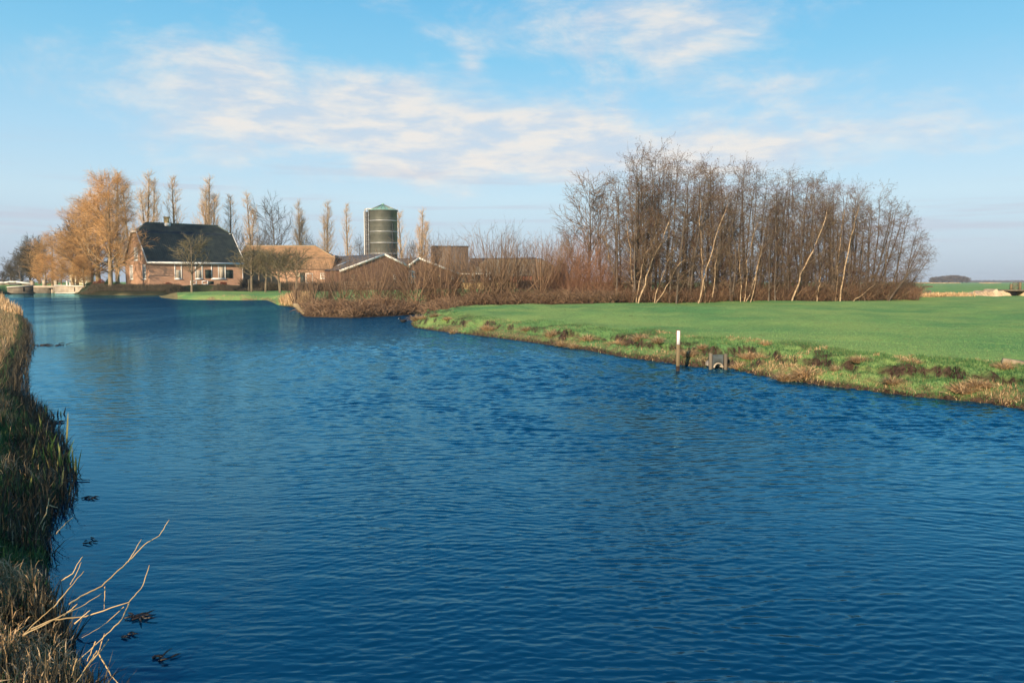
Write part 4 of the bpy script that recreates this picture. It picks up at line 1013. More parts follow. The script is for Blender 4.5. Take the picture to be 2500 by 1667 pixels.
for px, Y, hh, lab in [(606.5, 99.6, 1.45, 'pale tree stake left of the first orchard tree'), (611, 99.2, 1.6, 'pale tree stake touching the first orchard tree'), (684.5, 98.2, 1.3, 'weathered stake beside the leaning orchard tree'), (724.5, 96.4, 1.5, 'weathered stake at the fourth orchard tree')]:
    x, y, z = gp(px, Y); m_ = MB(); m_.lathe([(.055, -.2), (.055, hh), (.02, hh + .05)], n=8); o = m_.build('tree_stake', M_OLD); o.location = (x, y, z); tag(o, lab, 'stake', 'stakes at the orchard trees')
# dark clipped hedge / reed behind the orchard
def tangle(name, n, posf, hf, lf, m, label, rad_=.008, K=5, seed=5, droop=.5, upr=.6, kind='stuff'):
    r = np.random.default_rng(seed); x, y = posf(r, n); z = terrain(x, y)[0]; n = len(x)
    az = r.random(n) * 2 * math.pi; d = norm(np.stack([np.cos(az), np.sin(az), upr * r.uniform(.3, 2.2, n)], 1)); L = lf(r, n, x, y)
    z = z + hf(r, n, x, y); P = np.empty((n, K, 3)); P[:, 0] = np.stack([x, y, z], 1)
    for j in range(1, K):
        P[:, j] = P[:, j - 1] + d * (L / (K - 1))[:, None]; d = norm(d + np.array([0, 0, -droop]) * (1 if j > 1 else .3) + .16 * r.normal(size=(n, 3)))
    P[:, :, 2] = np.maximum(P[:, :, 2], -.01 + 0 * P[:, :, 2])
    R = (rad_ * r.uniform(.6, 1.5, (n, 1))) * np.linspace(1, .4, K)[None]
    v = Veg(); v.tubes(P, R, 3, rng=r); o = v.build(name, m); return tag(o, label, kind=kind)
def strip(px0, px1, Ya, Yb):
    def f(r, n):
        px = r.uniform(px0, px1, n); Y = Ya(px) + (Yb(px) - Ya(px)) * r.random(n) if callable(Ya) else r.uniform(Ya, Yb, n)
        x = (px - 1250) / 1944.4 / 1.003 * Y; k = sdist(x, Y) > .02; return x[k], Y[k]
    return f
tangle('hedge_brush', 9000, strip(590, 830, 112, 116), lambda r, n, x, y: r.random(n) * .5, lambda r, n, x, y: r.uniform(.5, 1.4, n), B_DARK, 'dark shaded brush behind the orchard trees', .022, 4, 8, .15, 1.2)
tangle('bank_scrub', 12000, strip(190, 640, 109.3, 112.5), lambda r, n, x, y: r.random(n) * .08, lambda r, n, x, y: r.uniform(.15, .5, n), B_DARK, 'short dark scrub covering the garden bank', .018, 4, 9, .3, 1.2)

# ---- osier brush along the near bank
OV = [make_osier(51 + k, 4.0, 62) for k in range(3)]; OR = [make_osier(61 + k, 4.0, 50, B_RED, .42, 8, .011) for k in range(2)]
os_ = [(752, 47, 655, 0, .8, 'thin osier clump at the tip of the brushy point'), (800, 49, 640, 1, 1, 'osier clump rising before the orange barn end'), (838, 46.5, 628, 0, 1.25, 'wide arching osier clump before the left slope of the shed roof'), (880, 50, 640, 2, .9, 'osier clump below the left bargeboard of the wide shed'),
       (915, 47, 628, 1, 1.25, 'full osier clump covering the wide shed wall'), (950, 51, 640, 0, .9, 'osier clump left of the white door'), (985, 49.5, 612, 2, .9, 'osier clump right below the silo'), (1018, 47.5, 600, 1, 1.2, 'tall osier clump right of the white door'),
       (1052, 50, 592, 0, 1.0, 'osier clump before the left edge of the block tower'), (1078, 48, 608, 2, 1.1, 'osier clump before the middle of the block tower'), (1110, 51, 598, 1, 1.0, 'osier clump before the right edge of the block tower'), (1150, 50, 600, 0, .8, 'loose osier clump right of the block tower'),
       (1182, 48, 578, 2, 1.15, 'tall dark osier clump before the left end of the long barn'), (1215, 51, 572, 1, 1.1, 'tall osier clump before the long barn roof'), (1240, 48.5, 578, 0, 1.1, 'spreading osier clump before the middle of the long barn'), (1275, 52, 592, 2, .9, 'osier clump left of the pollard stump'),
       (1352, 50.5, 588, 1, .9, 'osier clump right of the pollard stump'), (730, 45.5, 676, 2, .6, 'small osier clump nearest the water at the brushy tip')]
for px, Y, top, v, w, lab in os_:
    x, y, z = gp(px, Y); z = max(z, .1); h = zat(top, Y) - z; e = empty('osier_shrub', (x, y, z), prng.uniform(0, 6), lab, 'shrub', 'osier shrubs along the bank'); e.scale = (h / 4 * w, h / 4 * w, h / 4); obj_of('rods', OV[v], e)
red = [(1375, 52, 600), (1400, 51, 585), (1425, 53, 590), (1392, 49.5, 640), (1445, 51, 600), (1470, 52, 615), (1495, 51.5, 630), (1365, 54, 596), (1420, 49.8, 655), (1455, 50, 650), (1485, 50.5, 665), (1515, 51.5, 655), (1345, 49.8, 650), (1310, 53, 605)]
RL = ['tall red-brown thicket shrub, second right of the pollard stump', 'tallest red-brown thicket shrub below the small leaning tree', 'red-brown thicket shrub left under the lone tall bare tree', 'low red-brown shrub at the meadow edge left of the lone tree', 'red-brown thicket shrub at the foot of the lone tall tree',
      'red-brown thicket shrub right under the lone tall tree', 'red-brown thicket shrub behind the left-leaning birch', 'rear red-brown shrub beside the pollard stump rods', 'low red-brown shrub in front of the thicket middle', 'low red-brown shrub in front below the lone tree', 'low red-brown shrub before the left-leaning birch',
      'last red-brown thicket shrub touching the grove', 'low red-brown shrub close right of the pollard stump', 'rear red-brown shrub close left behind the pollard stump']
for k, (px, Y, top) in enumerate(red):
    x, y, z = gp(px, Y); h = zat(top, Y) - z; e = empty('brushwood_shrub', (x, y, z), prng.uniform(0, 6), RL[k], 'shrub', 'red-brown thicket shrubs left of the grove')
    e.scale = (h / 4 * 1.05,) * 2 + (h / 4,); obj_of('rods', OR[k % 2], e)

# pollard stumps
def pollard(px, Y, base_py, top_py, lean, rodtop, lab, rods=16, r0=.16):
    x, y, _ = gp(px, Y); z = zat(base_py, Y); h = zat(top_py, Y) - z; r = np.random.default_rng(int(px)); e = empty('pollard_willow', (x, y, z), 0, lab, 'pollard willow')
    P = np.array([[(0, 0, -.2), (lean * .25, 0, h * .3), (lean * .7, .03, h * .65), (lean, 0, h * .93), (lean, 0, h * 1.04), (lean, 0, h * 1.06)]]); R = np.array([[r0 * 1.2, r0, r0 * .95, r0 * 1.35, r0 * 1.1, .01]])
    T = Veg(); T.tubes(P, R, 9, rng=r); T.build('trunk', B_WTRUNK, e, smooth=True)
    d = norm(np.concatenate([r.normal(size=(rods, 2)) * .30 + [[lean * .15, 0]], np.ones((rods, 1))], 1)); b = np.array([lean, 0, h * .97]) + np.concatenate([d[:, :2] * r0, np.zeros((rods, 1))], 1); L = (zat(rodtop, Y) - z - h) * r.uniform(.55, 1.05, rods); Q = np.empty((rods, 8, 3)); Q[:, 0] = b
    for j in range(1, 8): Q[:, j] = Q[:, j - 1] + d * (L / 7)[:, None]; d = norm(d + [0, 0, .10] + .05 * r.normal(size=(rods, 3)))
    C = Veg(); Rr = .024 * np.linspace(1, .3, 8)[None] * r.uniform(.7, 1.2, (rods, 1)); C.tubes(Q, Rr, 4, rng=r); a, ra = grow(r, Q, Rr, 7, .2, .98, 18, 45, (.25, .8), 4, .1, .08, .6, .007); C.tubes(a, ra, 3, rng=r); C.build('rods', B_OSIER, e)
pollard(1322, 48.2, 742, 718, -.05, 578, 'sunlit pollard willow stump with a crown of upright rods', 22, .22)
pollard(748, 43.6, 773, 742, -.62, 690, 'crooked pollard willow leaning out over the water at the brushy tip', 8, .12)
pollard(765, 44.2, 770, 738, -.05, 668, 'slim upright pollard just right of the crooked leaning one', 9, .10)

# bramble tangles
tangle('bramble_tangle', 9000, strip(742, 1112, lambda p: 39.9 + 0 * p, lambda p: 45.5 + 0 * p), lambda r, n, x, y: r.random(n) ** 2 * .40 * vn(x * .7, y * .7, 83), lambda r, n, x, y: r.uniform(.3, 1.15, n) * (.20 + .95 * vn(x * .55, y * .8, 84)), B_OSIER, 'tangled dead brown bramble and cut brush on the near point', .011, 5, 12, .42, .9)
tangle('bramble_tangle', 7000, strip(1050, 1500, 46.5, 50.5), lambda r, n, x, y: r.random(n) ** 2 * .3, lambda r, n, x, y: r.uniform(.4, 1.2, n), B_OSIER, 'dark bramble tangle at the foot of the osier row', .011, 5, 13, .35, .9)
fr = lambda p: 48.8 + (p - 1500) * .0135
tangle('bramble_undergrowth', 26000, strip(1430, 2245, lambda p: fr(p) - .3, lambda p: fr(p) + 8), lambda r, n, x, y: r.random(n) ** 1.5 * .5 * (.3 + 1.2 * vn(x * .5, y * .5, 81)), lambda r, n, x, y: r.uniform(.3, 1.5, n) * (.45 + .9 * vn(x * .4, y * .4, 82)), B_BRAM, 'brown bramble undergrowth below the grove', .009, 4, 14, .20, 1.1)

# ---- the grove
AV = [make_alder(71 + k, 9, 1 + k % 3) for k in range(6)]; AR = [make_alder(81 + k, 9, 2, bias=(.10, 0, -.02)) for k in range(2)]
outline = [(1345, 560), (1380, 520), (1440, 455), (1480, 470), (1505, 430), (1540, 378), (1580, 362), (1625, 366), (1660, 405), (1700, 392), (1760, 408), (1830, 402), (1880, 425), (1920, 432), (1985, 425), (2030, 442), (2065, 440), (2120, 460), (2160, 492), (2195, 545), (2225, 600)]
ox = [a for a, b in outline]; oy = [b for a, b in outline]
cnt = 0
BNAMES = [(1543, 'the yellowish upright birch'), (1590, 'the brightest leaning birch'), (1640, 'the two slim birches sharing a foot'), (1710, 'the upright pale birch'), (1745, 'the long curved birch'), (1808, 'the straight thin birch mid grove'),
          (1850, 'the forked pale birch pair'), (1970, 'the strong right-leaning birch'), (2050, 'the upright orange-lit birch'), (2090, 'the right-hand leaning birch'), (2125, 'the low-lying pale branch birch'), (2180, 'the grove right edge')]
used_l = set()
def grove_label(p, row, rowname, where):
    if row < 2:
        b = min(BNAMES, key=lambda q: abs(q[0] - p))
        for pre in (('just ', 'farther ') if row == 0 else ('close ', 'well ')):
            lab = f"{'slender dark tree in front' if row == 0 else 'bare tree set back'}, {pre}{'left' if p < b[0] else 'right'} of {b[1]}"
            if lab not in used_l: used_l.add(lab); return lab
    return f'slender dark bare tree in the {rowname} rank of the grove, {where} part'
for row, (dY, stepp, dt) in enumerate([(0.5, 38, 18), (3.2, 32, 4), (6.2, 36, 0)]):
    px = 1500 + row * 9
    while px < 2190 - row * 8:
        p = px + prng.normal() * 7; Y = fr(p) + dY + prng.uniform(-.8, .8); top = np.interp(p, ox, oy) + dt + abs(prng.normal()) * 16
        x, y, z = gp(p, Y); h = (zat(top, Y) - z) * 1.01; edge = sstep(np.array(p), 2060, 2190)
        v = AR[cnt % 2] if edge > .35 else AV[cnt % 6]
        where = 'left' if p < 1700 else ('middle' if p < 1950 else 'right')
        rowname = ['front', 'middle', 'rear'][row]
        plant('alder_tree', grove_label(p, row, rowname, where), 'tree', f'bare trees of the grove, {rowname} rank {where} part', (x, y, z), v, h / 9.0, prng.uniform(0, 6) if edge < .35 else prng.normal() * .4, (prng.normal() * .02, float(edge) * .24 + prng.normal() * .03), sxy=h / 9 * (1.05 + .2 * float(edge)))
        cnt += 1; px += stepp * prng.uniform(.8, 1.2)
for px, Y, top, sx_, til, lab in [(2190, 60, 560, 1.1, .35, 'outermost grove tree sweeping far to the right'), (2175, 57.5, 600, 1.2, .55, 'low grove tree leaning steeply right over the meadow edge'), (2205, 62, 600, 1.2, .50, 'low rear grove tree spreading right against the sky')]:
    x, y, z = gp(px, Y); h = (zat(top, Y) - z) / 9 / math.cos(til); plant('alder_tree', lab, 'tree', None, (x, y, z), AR[0], h, .1, (0, til), sxy=h * sx_)
LT = make_round(91, 8.5, 2.3, B_ATRUNK, B_ALDER, 30, .010, .10, 1, .18, .09, 7)
for px, Y, top, w, lab in [(1437, 56, 425, 1.05, 'lone tall bare tree with open crown left of the grove'), (1466, 57, 468, .6, 'narrow dark tree close right of the lone open one'), (1395, 58, 540, .9, 'smaller bare tree leaning left of the lone tall one')]:
    x, y, z = gp(px, Y); h = (zat(top, Y) - z) / 8.5; plant('bare_tree', lab, 'tree', None, (x, y, z), LT, h, prng.uniform(0, 6), sxy=h * w)
# pale birches
birches = [([(1557.6, 740), (1572, 697), (1591, 635), (1620, 580), (1637, 530)], 48.6, 'brightest white birch leaning right, left part of the grove', .085),
           ([(1553, 736), (1560, 690), (1571, 637), (1585, 600), (1600, 576)], 48.9, 'thin pale birch just left of the brightest leaning one', .055),
           ([(1597, 741), (1604, 705), (1619, 671), (1634, 630), (1650, 598)], 49.0, 'slim birch rising right from the shared foot, steeper one', .05),
           ([(1598, 741), (1622, 712), (1640, 676), (1658, 643), (1676, 632)], 49.1, 'slim birch bending low right from the shared foot', .055),
           ([(1703, 744), (1720, 685), (1730, 640), (1743, 592), (1782, 486)], 50.4, 'long curved birch crossing the dark stems near the grove middle', .075),
           ([(1729, 742), (1742, 715), (1744, 670), (1748, 640), (1751, 601)], 50.7, 'short pale birch right beside the long curved one', .055),
           ([(1722, 735), (1717, 690), (1713, 620), (1711, 540), (1708, 475)], 51.6, 'upright pale birch behind the long curved one', .07),
           ([(1545, 720), (1543, 690), (1540, 640), (1536, 590), (1528, 530)], 50.5, 'yellowish upright birch at the grove left edge', .08),
           ([(1506, 700), (1500, 674), (1490, 640), (1482, 600), (1474, 570)], 50.8, 'pale birch leaning left out of the thicket', .07),
           ([(1808, 735), (1810, 700), (1806, 660), (1804, 620), (1807, 581)], 51.8, 'straight thin pale birch in the grove middle', .055),
           ([(1817, 722), (1820, 690), (1827, 618), (1838, 580), (1852, 538)], 52.2, 'pale birch curving right behind the forked pair', .06),
           ([(1819, 739), (1832, 712), (1839, 691), (1850, 640), (1864, 587)], 51.9, 'left birch of the forked pale pair', .065),
           ([(1830, 740), (1842, 705), (1848, 660), (1858, 620), (1870, 590)], 52.0, 'right birch of the forked pale pair', .05),
           ([(1931, 739), (1950, 690), (1974, 630), (2000, 580), (2020, 505)], 53.6, 'strong pale birch leaning right in the right half of the grove', .095),
           ([(2052, 700), (2062, 650), (2074, 594), (2088, 540), (2098, 500)], 55.2, 'pale birch leaning right near the right side of the grove', .085),
           ([(2040, 705), (2045, 650), (2050, 600), (2056, 550), (2063, 505)], 56.0, 'upright orange-lit birch left of the right-hand leaning one', .075),
           ([(1994, 735), (1997, 715), (1999, 700), (2002, 685), (2003, 672)], 54.3, 'short pale stub stem at the foot of the grove, right half', .06),
           ([(2079, 735), (2096, 725), (2112, 714), (2127, 702), (2141, 690)], 55.8, 'pale branch-like birch lying low towards the right', .05)]
for pts, Y, lab, r0 in birches:
    Y = Y + (.7 if r0 < .07 else .3); W3 = np.array([on_y(a, b, Y + .35 * i * .3) for i, (a, b) in enumerate(pts)]); o0 = W3[0].copy(); o0[2] = min(o0[2], ground_z(o0[0], o0[1]) + .05) - .05
    W3 = W3 - o0; W3[0, 2] = -.05
    # resample
    t = np.linspace(0, 4, 13); Q = np.stack([np.interp(t, range(5), W3[:, k]) for k in range(3)], 1); Q[1:-1] = (Q[:-2] + Q[1:-1] * 2 + Q[2:]) / 4
    r = np.random.default_rng(int(pts[0][0] * 7)); Q[1:-1, :2] += r.normal(size=(11, 2)) * .035
    R = r0 * .68 * np.linspace(1, .40, 13); e = empty('birch_tree', tuple(o0), 0, lab, 'birch', 'pale leaning birches in the grove')
    T = Veg(); T.tubes(Q[None], R[None], 7, rng=r); T.build('trunk', B_BIRCH, e, smooth=True)
    big = r0 > .07; C = Veg(); a, ra = grow(r, Q[None], R[None], 16 if big else 9, .35, 1.0, 18, 50, (.5, 1.5), 5, .14, .08, .45, .011); b, rb = grow(r, a, ra, 7, .15, 1, 22, 50, (.25, .7), 4, .1, .1, .6, .008); c, rc = grow(r, b, rb, 4, .2, 1, 22, 50, (.12, .3), 3, .1, .1, .6, .0065)
    C.tubes(a, ra, 3, rng=r); C.tubes(b, rb, 3, rng=r); C.tubes(c, rc, 3, rng=r); C.build('crown', B_ALDER, e)

# ---- far horizon
FW = make_round(101, 8, 4.0, B_ATRUNK, B_BLUE, 26, .16, .06, 2, .05, .3, 7)
for k, (px, top) in enumerate([(2278, 680), (2290, 678.5), (2302, 677.5), (2314, 676.5), (2326, 676), (2338, 676.2), (2350, 677.5), (2360, 680)]):
    Y = 900 + 20 * (k % 3); x = xat(px, Y); h = zat(top, Y) - .4; plant('far_tree', 'tree of the low blue-grey clump on the right horizon', 'tree', 'clump of trees on the right horizon', (x, Y, .4), FW, h / 8, k * 1.3, sxy=h / 8 * 1.5)
v_ = prng
hr_ = tangle('horizon_treeline', 5000, lambda r, n: ((lambda px, Y: ((px - 1250) / 1950 * Y, Y))(np.concatenate([r.uniform(2270, 2600, n // 2), r.uniform(-100, 80, n - n // 2)]), r.uniform(1400, 1600, n))), lambda r, n, x, y: r.random(n) * 2, lambda r, n, x, y: r.uniform(1.5, 4.5, n), B_BLUE, 'hazy line of distant trees along the horizon', .4, 4, 33, .05, 1.5)
# ================================================================ near banks and small things
STRAW = vegmat('dead_straw', [(0, (.16, .095, .045)), (.45, (.40, .255, .12)), (.8, (.62, .42, .22)), (1, (.75, .56, .34))], .6, .3, .15)
GREEN = vegmat('winter_grass', [(0, (.012, .050, .020)), (.5, (.045, .130, .040)), (.85, (.11, .22, .06)), (1, (.30, .24, .11))], .6, .3, .25)
MEADOW = vegmat('meadow_grass_blade', [(0, (.11, .26, .09)), (.5, (.20, .39, .13)), (.9, (.31, .46, .15)), (1, (.42, .40, .19))], .6, .25, .3)
IRIS = vegmat('yellowing_iris_leaf', [(0, (.035, .11, .03)), (.5, (.10, .20, .045)), (1, (.48, .40, .13))], .5, .35, .2)
WET_SHADE = vegmat('wet_stems_with_shade', [(0, (.020, .018, .012)), (.7, (.06, .05, .03)), (1, (.14, .11, .06))], .6, .3)  # dark tone is wetness plus the bank's shade put into the colour

def left_pts(r, n, Y0_, Y1_, w=None, smin=-.03, smax=3.0, pw=1.0):
    Y = Y0_ + (Y1_ - Y0_) * r.random(n) ** pw
    # left part of the view cone and a bit beyond the frame
    xl = -.72 * Y - .4; xr = -.30 * Y - .05
    x = xl + (xr - xl) * r.random(n); s = sdist(x, Y); k = (s > smin) & (s < smax); return x[k], Y[k], s[k]
def grass_stuff(name, label, mat_, pts, ln, wd, lean, droop, K=4, seed=3, avals=None, hz=None, ox_=0.0, hmod=None):
    x, y = pts[0], pts[1]; r = np.random.default_rng(seed); n = len(x); z = np.maximum(terrain(x, y)[0], -.02)
    if hz is not None: z = z + hz
    az = r.random(n) * 2 * math.pi; l_ = np.abs(r.normal(size=n)) * lean
    d = norm(np.stack([np.cos(az) * l_ + ox_, np.sin(az) * l_, np.ones(n)], 1))
    v = Veg(); v.blades(np.stack([x, y, z - .01], 1), d, r.uniform(ln[0], ln[1], n) * (1 if hmod is None else hmod), r.uniform(wd[0], wd[1], n), droop, K, r.random(n) if avals is None else avals, norm(r.normal(size=(n, 3)) * [1, 1, .15]))
    return tag(v.build(name, mat_), label, kind='stuff')
r = np.random.default_rng(5)
# green grass and dead straw on the near left bank
x, y, s = left_pts(r, 120000, 2.9, 9.5, pw=1.0)
dens = vn(x * 1.6, y * 1.6, 7) + .25 * vn(x * 5, y * 5, 8)
straw_zone = (y < 4.7) | (dens > .97)
clump = sstep(vn(x * 7, y * 7, 17) + .5 * vn(x * 17, y * 17, 18), .35, 1.0); edge_ = sstep(s, -.02, .45)
k = ((~straw_zone) | (r.random(len(x)) < .30)) & (r.random(len(x)) < .15 + .75 * clump)
grass_stuff('bank_grass', 'rank green grass on the near left bank', GREEN, (x[k], y[k]), (.06, .20), (.003, .007), .55, .8, 4, 6, hmod=(.35 + .75 * clump[k]) * (.4 + .6 * edge_[k]))
k = (straw_zone & (r.random(len(x)) < .45) | (r.random(len(x)) < .03)) & (r.random(len(x)) < .04 + .96 * sstep(vn(x * 4.2 + 3, y * 4.2, 19) + .4 * vn(x * 13, y * 13, 20), .55, .95))
grass_stuff('dead_grass', 'dead straw-coloured grass on the near left bank', STRAW, (x[k], y[k]), (.05, .20), (.003, .009), .8, 1.1, 4, 7, hz=r.random(int(k.sum())) * .07, hmod=.5 + .5 * edge_[k], avals=.15 + .85 * r.random(int(k.sum())) ** .7)
# mid and far left bank: dry reed-like grass on top, wet fringe at the water with shade in its dark colour
x, y, s = left_pts(r, 150000, 9, 42, pw=1.5, smax=6)
k = s > .35
grass_stuff('reed_grass', 'dry tan reed grass along the left bank', STRAW, (x[k], y[k]), (.08, .26), (.007, .016), .6, .7, 3, 8, hmod=.6 + .8 * vn(x[k] * 2, y[k] * 2, 44))
k = (s > .2) & (r.random(len(x)) < .30)
grass_stuff('bank_grass', 'green grass among the dry reed of the left bank', GREEN, (x[k], y[k]), (.08, .24), (.007, .014), .5, .5, 3, 18)
x, y, s = left_pts(r, 120000, 3.0, 40, pw=1.3, smin=-.12, smax=.40)
k = (r.random(len(x)) < sstep(vn(x * 2.6, y * 2.6, 23), .2, .7)) | (y > 5) ; k = k & ((s > -.04) | (y > 6)); x, y, s = x[k], y[k], s[k]
grass_stuff('wet_shade_fringe', 'wet stems fringing the left bank at the waterline, dark with painted shade', WET_SHADE, (x, y), (.05, .26), (.005, .012), .6, .6, 3, 9)
x, y, s = left_pts(r, 22000, 42, 112, pw=1.2, smax=8); k = x < -.585 * y; x, y = x[k], y[k]
grass_stuff('reed_grass', 'far stretch of dry reed on the left bank', STRAW, (x, y), (.2, .55), (.03, .05), .4, .3, 3, 10)

# unseen tall reeds, added just left of the view to shade the green stretch
n_ = 2400; yy = r.uniform(3.1, 10.5, n_); xx = -.72 * yy - .35 - r.random(n_) * 1.3
grass_stuff('added_shade_reeds', 'added tall reeds out of view, shading the left bank', STRAW, (xx, yy), (.45, 1.05), (.010, .020), .10, .15, 4, 21)
# iris clumps at the water's edge
def iris(px, py, n, h, lab, seed):
    x0_, y0_ = on_z(px, py, 0.05); rr_ = np.random.default_rng(seed); b = np.stack([rr_.normal(size=n) * .10, rr_.normal(size=n) * .14, np.full(n, -.08)], 1)
    d = norm(np.stack([rr_.normal(size=n) * .22, rr_.normal(size=n) * .22, np.ones(n)], 1)); e = empty('iris_clump', (x0_, y0_, 0), 0, lab, 'waterside plant', 'iris clumps at the left bank')
    v = Veg(); v.blades(b, d, h * rr_.uniform(.5, 1.1, n), rr_.uniform(.014, .026, n), .12, 5, rr_.random(n) ** 1.3, norm(rr_.normal(size=(n, 3)) * [1, .5, .1] + [1, 0, 0])); v.build('leaves', IRIS, e)
    P = np.stack([b[:n // 2], b[:n // 2] + d[:n // 2] * .12, b[:n // 2] + d[:n // 2] * .2], 1); w_ = Veg(); w_.tubes(P, np.tile([.012, .010, .004], (n // 2, 1)), 5, rng=rr_); w_.build('leaf_bases', WET_SHADE, e)
iris(142, 1150, 20, .46, 'iris clump with yellow-tipped leaves farthest out from the left bank', 1)
iris(112, 1120, 20, .42, 'dense green iris clump behind the farthest-out one', 2)
iris(92, 1075, 18, .42, 'green iris clump with one tall upright leaf', 3)
iris(60, 1090, 16, .38, 'iris clump with broken straw leaves nearer the bank', 4)
iris(128, 1190, 14, .34, 'low iris clump with a single pale stub in front', 5)
iris(100, 1010, 12, .26, 'small dark iris clump standing in the water at the bend', 6)
iris(70, 1180, 14, .32, 'shaded iris clump deep inside the bank grass', 7)
# lone cattail stub in the water
e = empty('cattail_stub', (*on_z(184, 1168), 0), 0, 'lone yellow cattail stub standing in the water beside the iris', 'cattail')
v = Veg(); v.blades(np.array([[0, 0, -.05], [.004, 0, .0]]), norm(np.array([[.05, 0, 1.], [.02, 0, 1]])), np.array([.27, .2]), np.array([.030, .024]), .02, 5, np.array([.97, .9]), np.array([[1., .1, 0], [.9, .4, 0]])); v.build('leaf', IRIS, e)
m_ = MB(); m_.tube([(0, 0, -.05), (0, 0, .02), (0, 0, .06), (.0, 0, .07)], .010, 5); m_.build('base', MATS['wet_stems_with_shade'], e)
def stick(name, pts, r0, lab, cat, m, group=None):
    P = np.array([on_z(a, b, c) + (c,) if not isinstance(c, tuple) else on_y(a, b, c[0]) for a, b, c in pts]); o0 = P[0].copy()
    m_ = MB(); P = P - o0
    if len(P) > 2 or r0 < .0055:
        q_r = np.random.default_rng(int(abs(pts[0][0] * 13 + pts[-1][1] * 7))); nn = (len(P) - 1) * 5 + 1; tt = np.linspace(0, len(P) - 1, nn); P = np.stack([np.interp(tt, range(len(P)), P[:, k]) for k in range(3)], 1); P[1:-1] += q_r.normal(size=(nn - 2, 3)) * r0 * .28
        P = np.vstack([P, P[-1] + (P[-1] - P[-2]) * .05]); rr0 = np.linspace(r0, r0 * .5, nn) * q_r.uniform(.82, 1.15, nn); m_.tube(P, list(rr0) + [r0 * .3], 6); o = m_.build(name, m, None, True); o.location = tuple(o0); return tag(o, lab, cat, group)
    P = np.vstack([P, P[-1] + (P[-1] - P[-2]) * .02]); m_.tube(P, list(np.linspace(r0, r0 * .55, len(P) - 1)) + [r0 * .3], 6); o = m_.build(name, m, None, True); o.location = tuple(o0); return tag(o, lab, cat, group)
M_STALK = mat('straw_stalk', (.74, .50, .23), .55, .35, col2=(.58, .37, .15), scale=6)
M_WET = mat('wet_dark_stick', (.035, .025, .018), .4, .4)
stick('floating_stick', [(166, 1169, .01), (190, 1170, .012), (219, 1171, .01)], .006, 'short dark stick floating beside the yellow cattail stub', 'stick', M_WET)
def z5(x, y): return x / 3.919, 1080 + y / 3.919
def z6(x, y): return x / 3.852, 1260 + y / 3.852
ST = [
 ([(650, 825), (780, 740), (960, 655), (1100, 520), (1220, 410), (1360, 265), (1500, 180), (1592, 32)], 3.95, 4.55, .0042, 'longest kinked straw stalk reaching highest over the water'),
 ([(1205, 425), (1265, 330), (1330, 215)], 4.25, 4.35, .0030, 'short side stalk forking off the longest kinked one'),
 ([(225, 1115), (500, 975), (800, 940), (1210, 808), (1345, 655), (1405, 458)], 3.85, 4.35, .0040, 'long straw stalk bending up sharply near its end'),
 ([(290, 1060), (560, 940), (760, 850), (955, 725)], 3.8, 4.1, .0034, 'straight straw stalk running right below the longest one'),
 ([(1215, 812), (1165, 930), (1150, 965), (960, 1150), (750, 1340)], 4.3, 3.9, .0040, 'stout stalk dropping from the bend to the lower grass'),
 ([(800, 1430), (925, 1290), (1025, 1155)], 3.62, 3.75, .0042, 'short stout stalk rising right at the bottom edge'),
 ([(930, 1290), (1050, 1500), (1112, 1569)], 3.72, 3.55, .0034, 'stalk slanting down right into the bottom corner of water'),
 ([(500, 860), (640, 690), (790, 515)], 4.05, 4.25, .0038, 'stalk with a blunt tip left of the long kinked one'),
 ([(575, 605), (680, 540), (730, 450), (780, 378)], 4.5, 4.6, .0036, 'kinked stalk at the upper edge of the straw patch'),
 ([(660, 640), (710, 560), (765, 430)], 4.4, 4.5, .0030, 'thin stalk running beside the kinked upper one'),
 ([(215, 1120), (330, 1000), (500, 852)], 3.9, 4.05, .0034, 'stalk lying low across the straw patch'),
 ([(600, 930), (660, 880), (730, 820)], 3.95, 4.0, .0034, 'short bright stalk in the middle of the straw patch'),
 ([(700, 1010), (780, 940), (850, 880)], 3.85, 3.9, .0036, 'short stalk crossing the long bent one'),
 ([(985, 1100), (950, 1200), (920, 1290)], 3.74, 3.70, .0032, 'near-vertical stalk crossing the short stout one'),
 ([(900, 1175), (860, 1260), (820, 1360)], 3.68, 3.62, .0034, 'stalk beside the pale seed head at the bottom'),
 ([(912, 1262), (850, 1360), (760, 1500), (690, 1600)], 3.66, 3.5, .0034, 'long stalk running down out of the bottom edge'),
 ([(725, 1338), (700, 1400), (672, 1500)], 3.62, 3.55, .0034, 'upright stalk stub low in the bottom grass'),
 ([(985, 660), (985, 760), (978, 870)], 4.15, 4.12, .0024, 'thin stalk hanging straight down from the longest one'),
 ([(1165, 850), (1000, 1000), (930, 1050), (770, 1140)], 4.2, 4.0, .0022, 'greenish thin stalk running under the bent one')]
for pts, ya_, yb_, r0, lab in ST:
    ya_, yb_ = ya_ * .89, yb_ * .89; n = len(pts); stick('dead_stalk', [(*z6(a, b), (ya_ + (yb_ - ya_) * i / (n - 1),)) for i, (a, b) in enumerate(pts)], r0 * .95, lab, 'dead stalk', M_STALK, 'dead straw stalks hanging over the water')
stick('dead_stalk', [(*z5(a, b), (5.1 + .1 * i,)) for i, (a, b) in enumerate([(70, 1110), (180, 1010), (330, 865), (440, 680), (470, 530)])], .006, 'upper bright forked stalk leaning out of the green bank', 'dead stalk', M_STALK, 'dead straw stalks hanging over the water')
stick('dead_stalk', [(*z5(a, b), (5.2 + .1 * i,)) for i, (a, b) in enumerate([(470, 600), (510, 612), (550, 622)])], .004, 'tiny stalk with a blunt end beside the upper forked one', 'dead stalk', M_STALK, 'dead straw stalks hanging over the water')
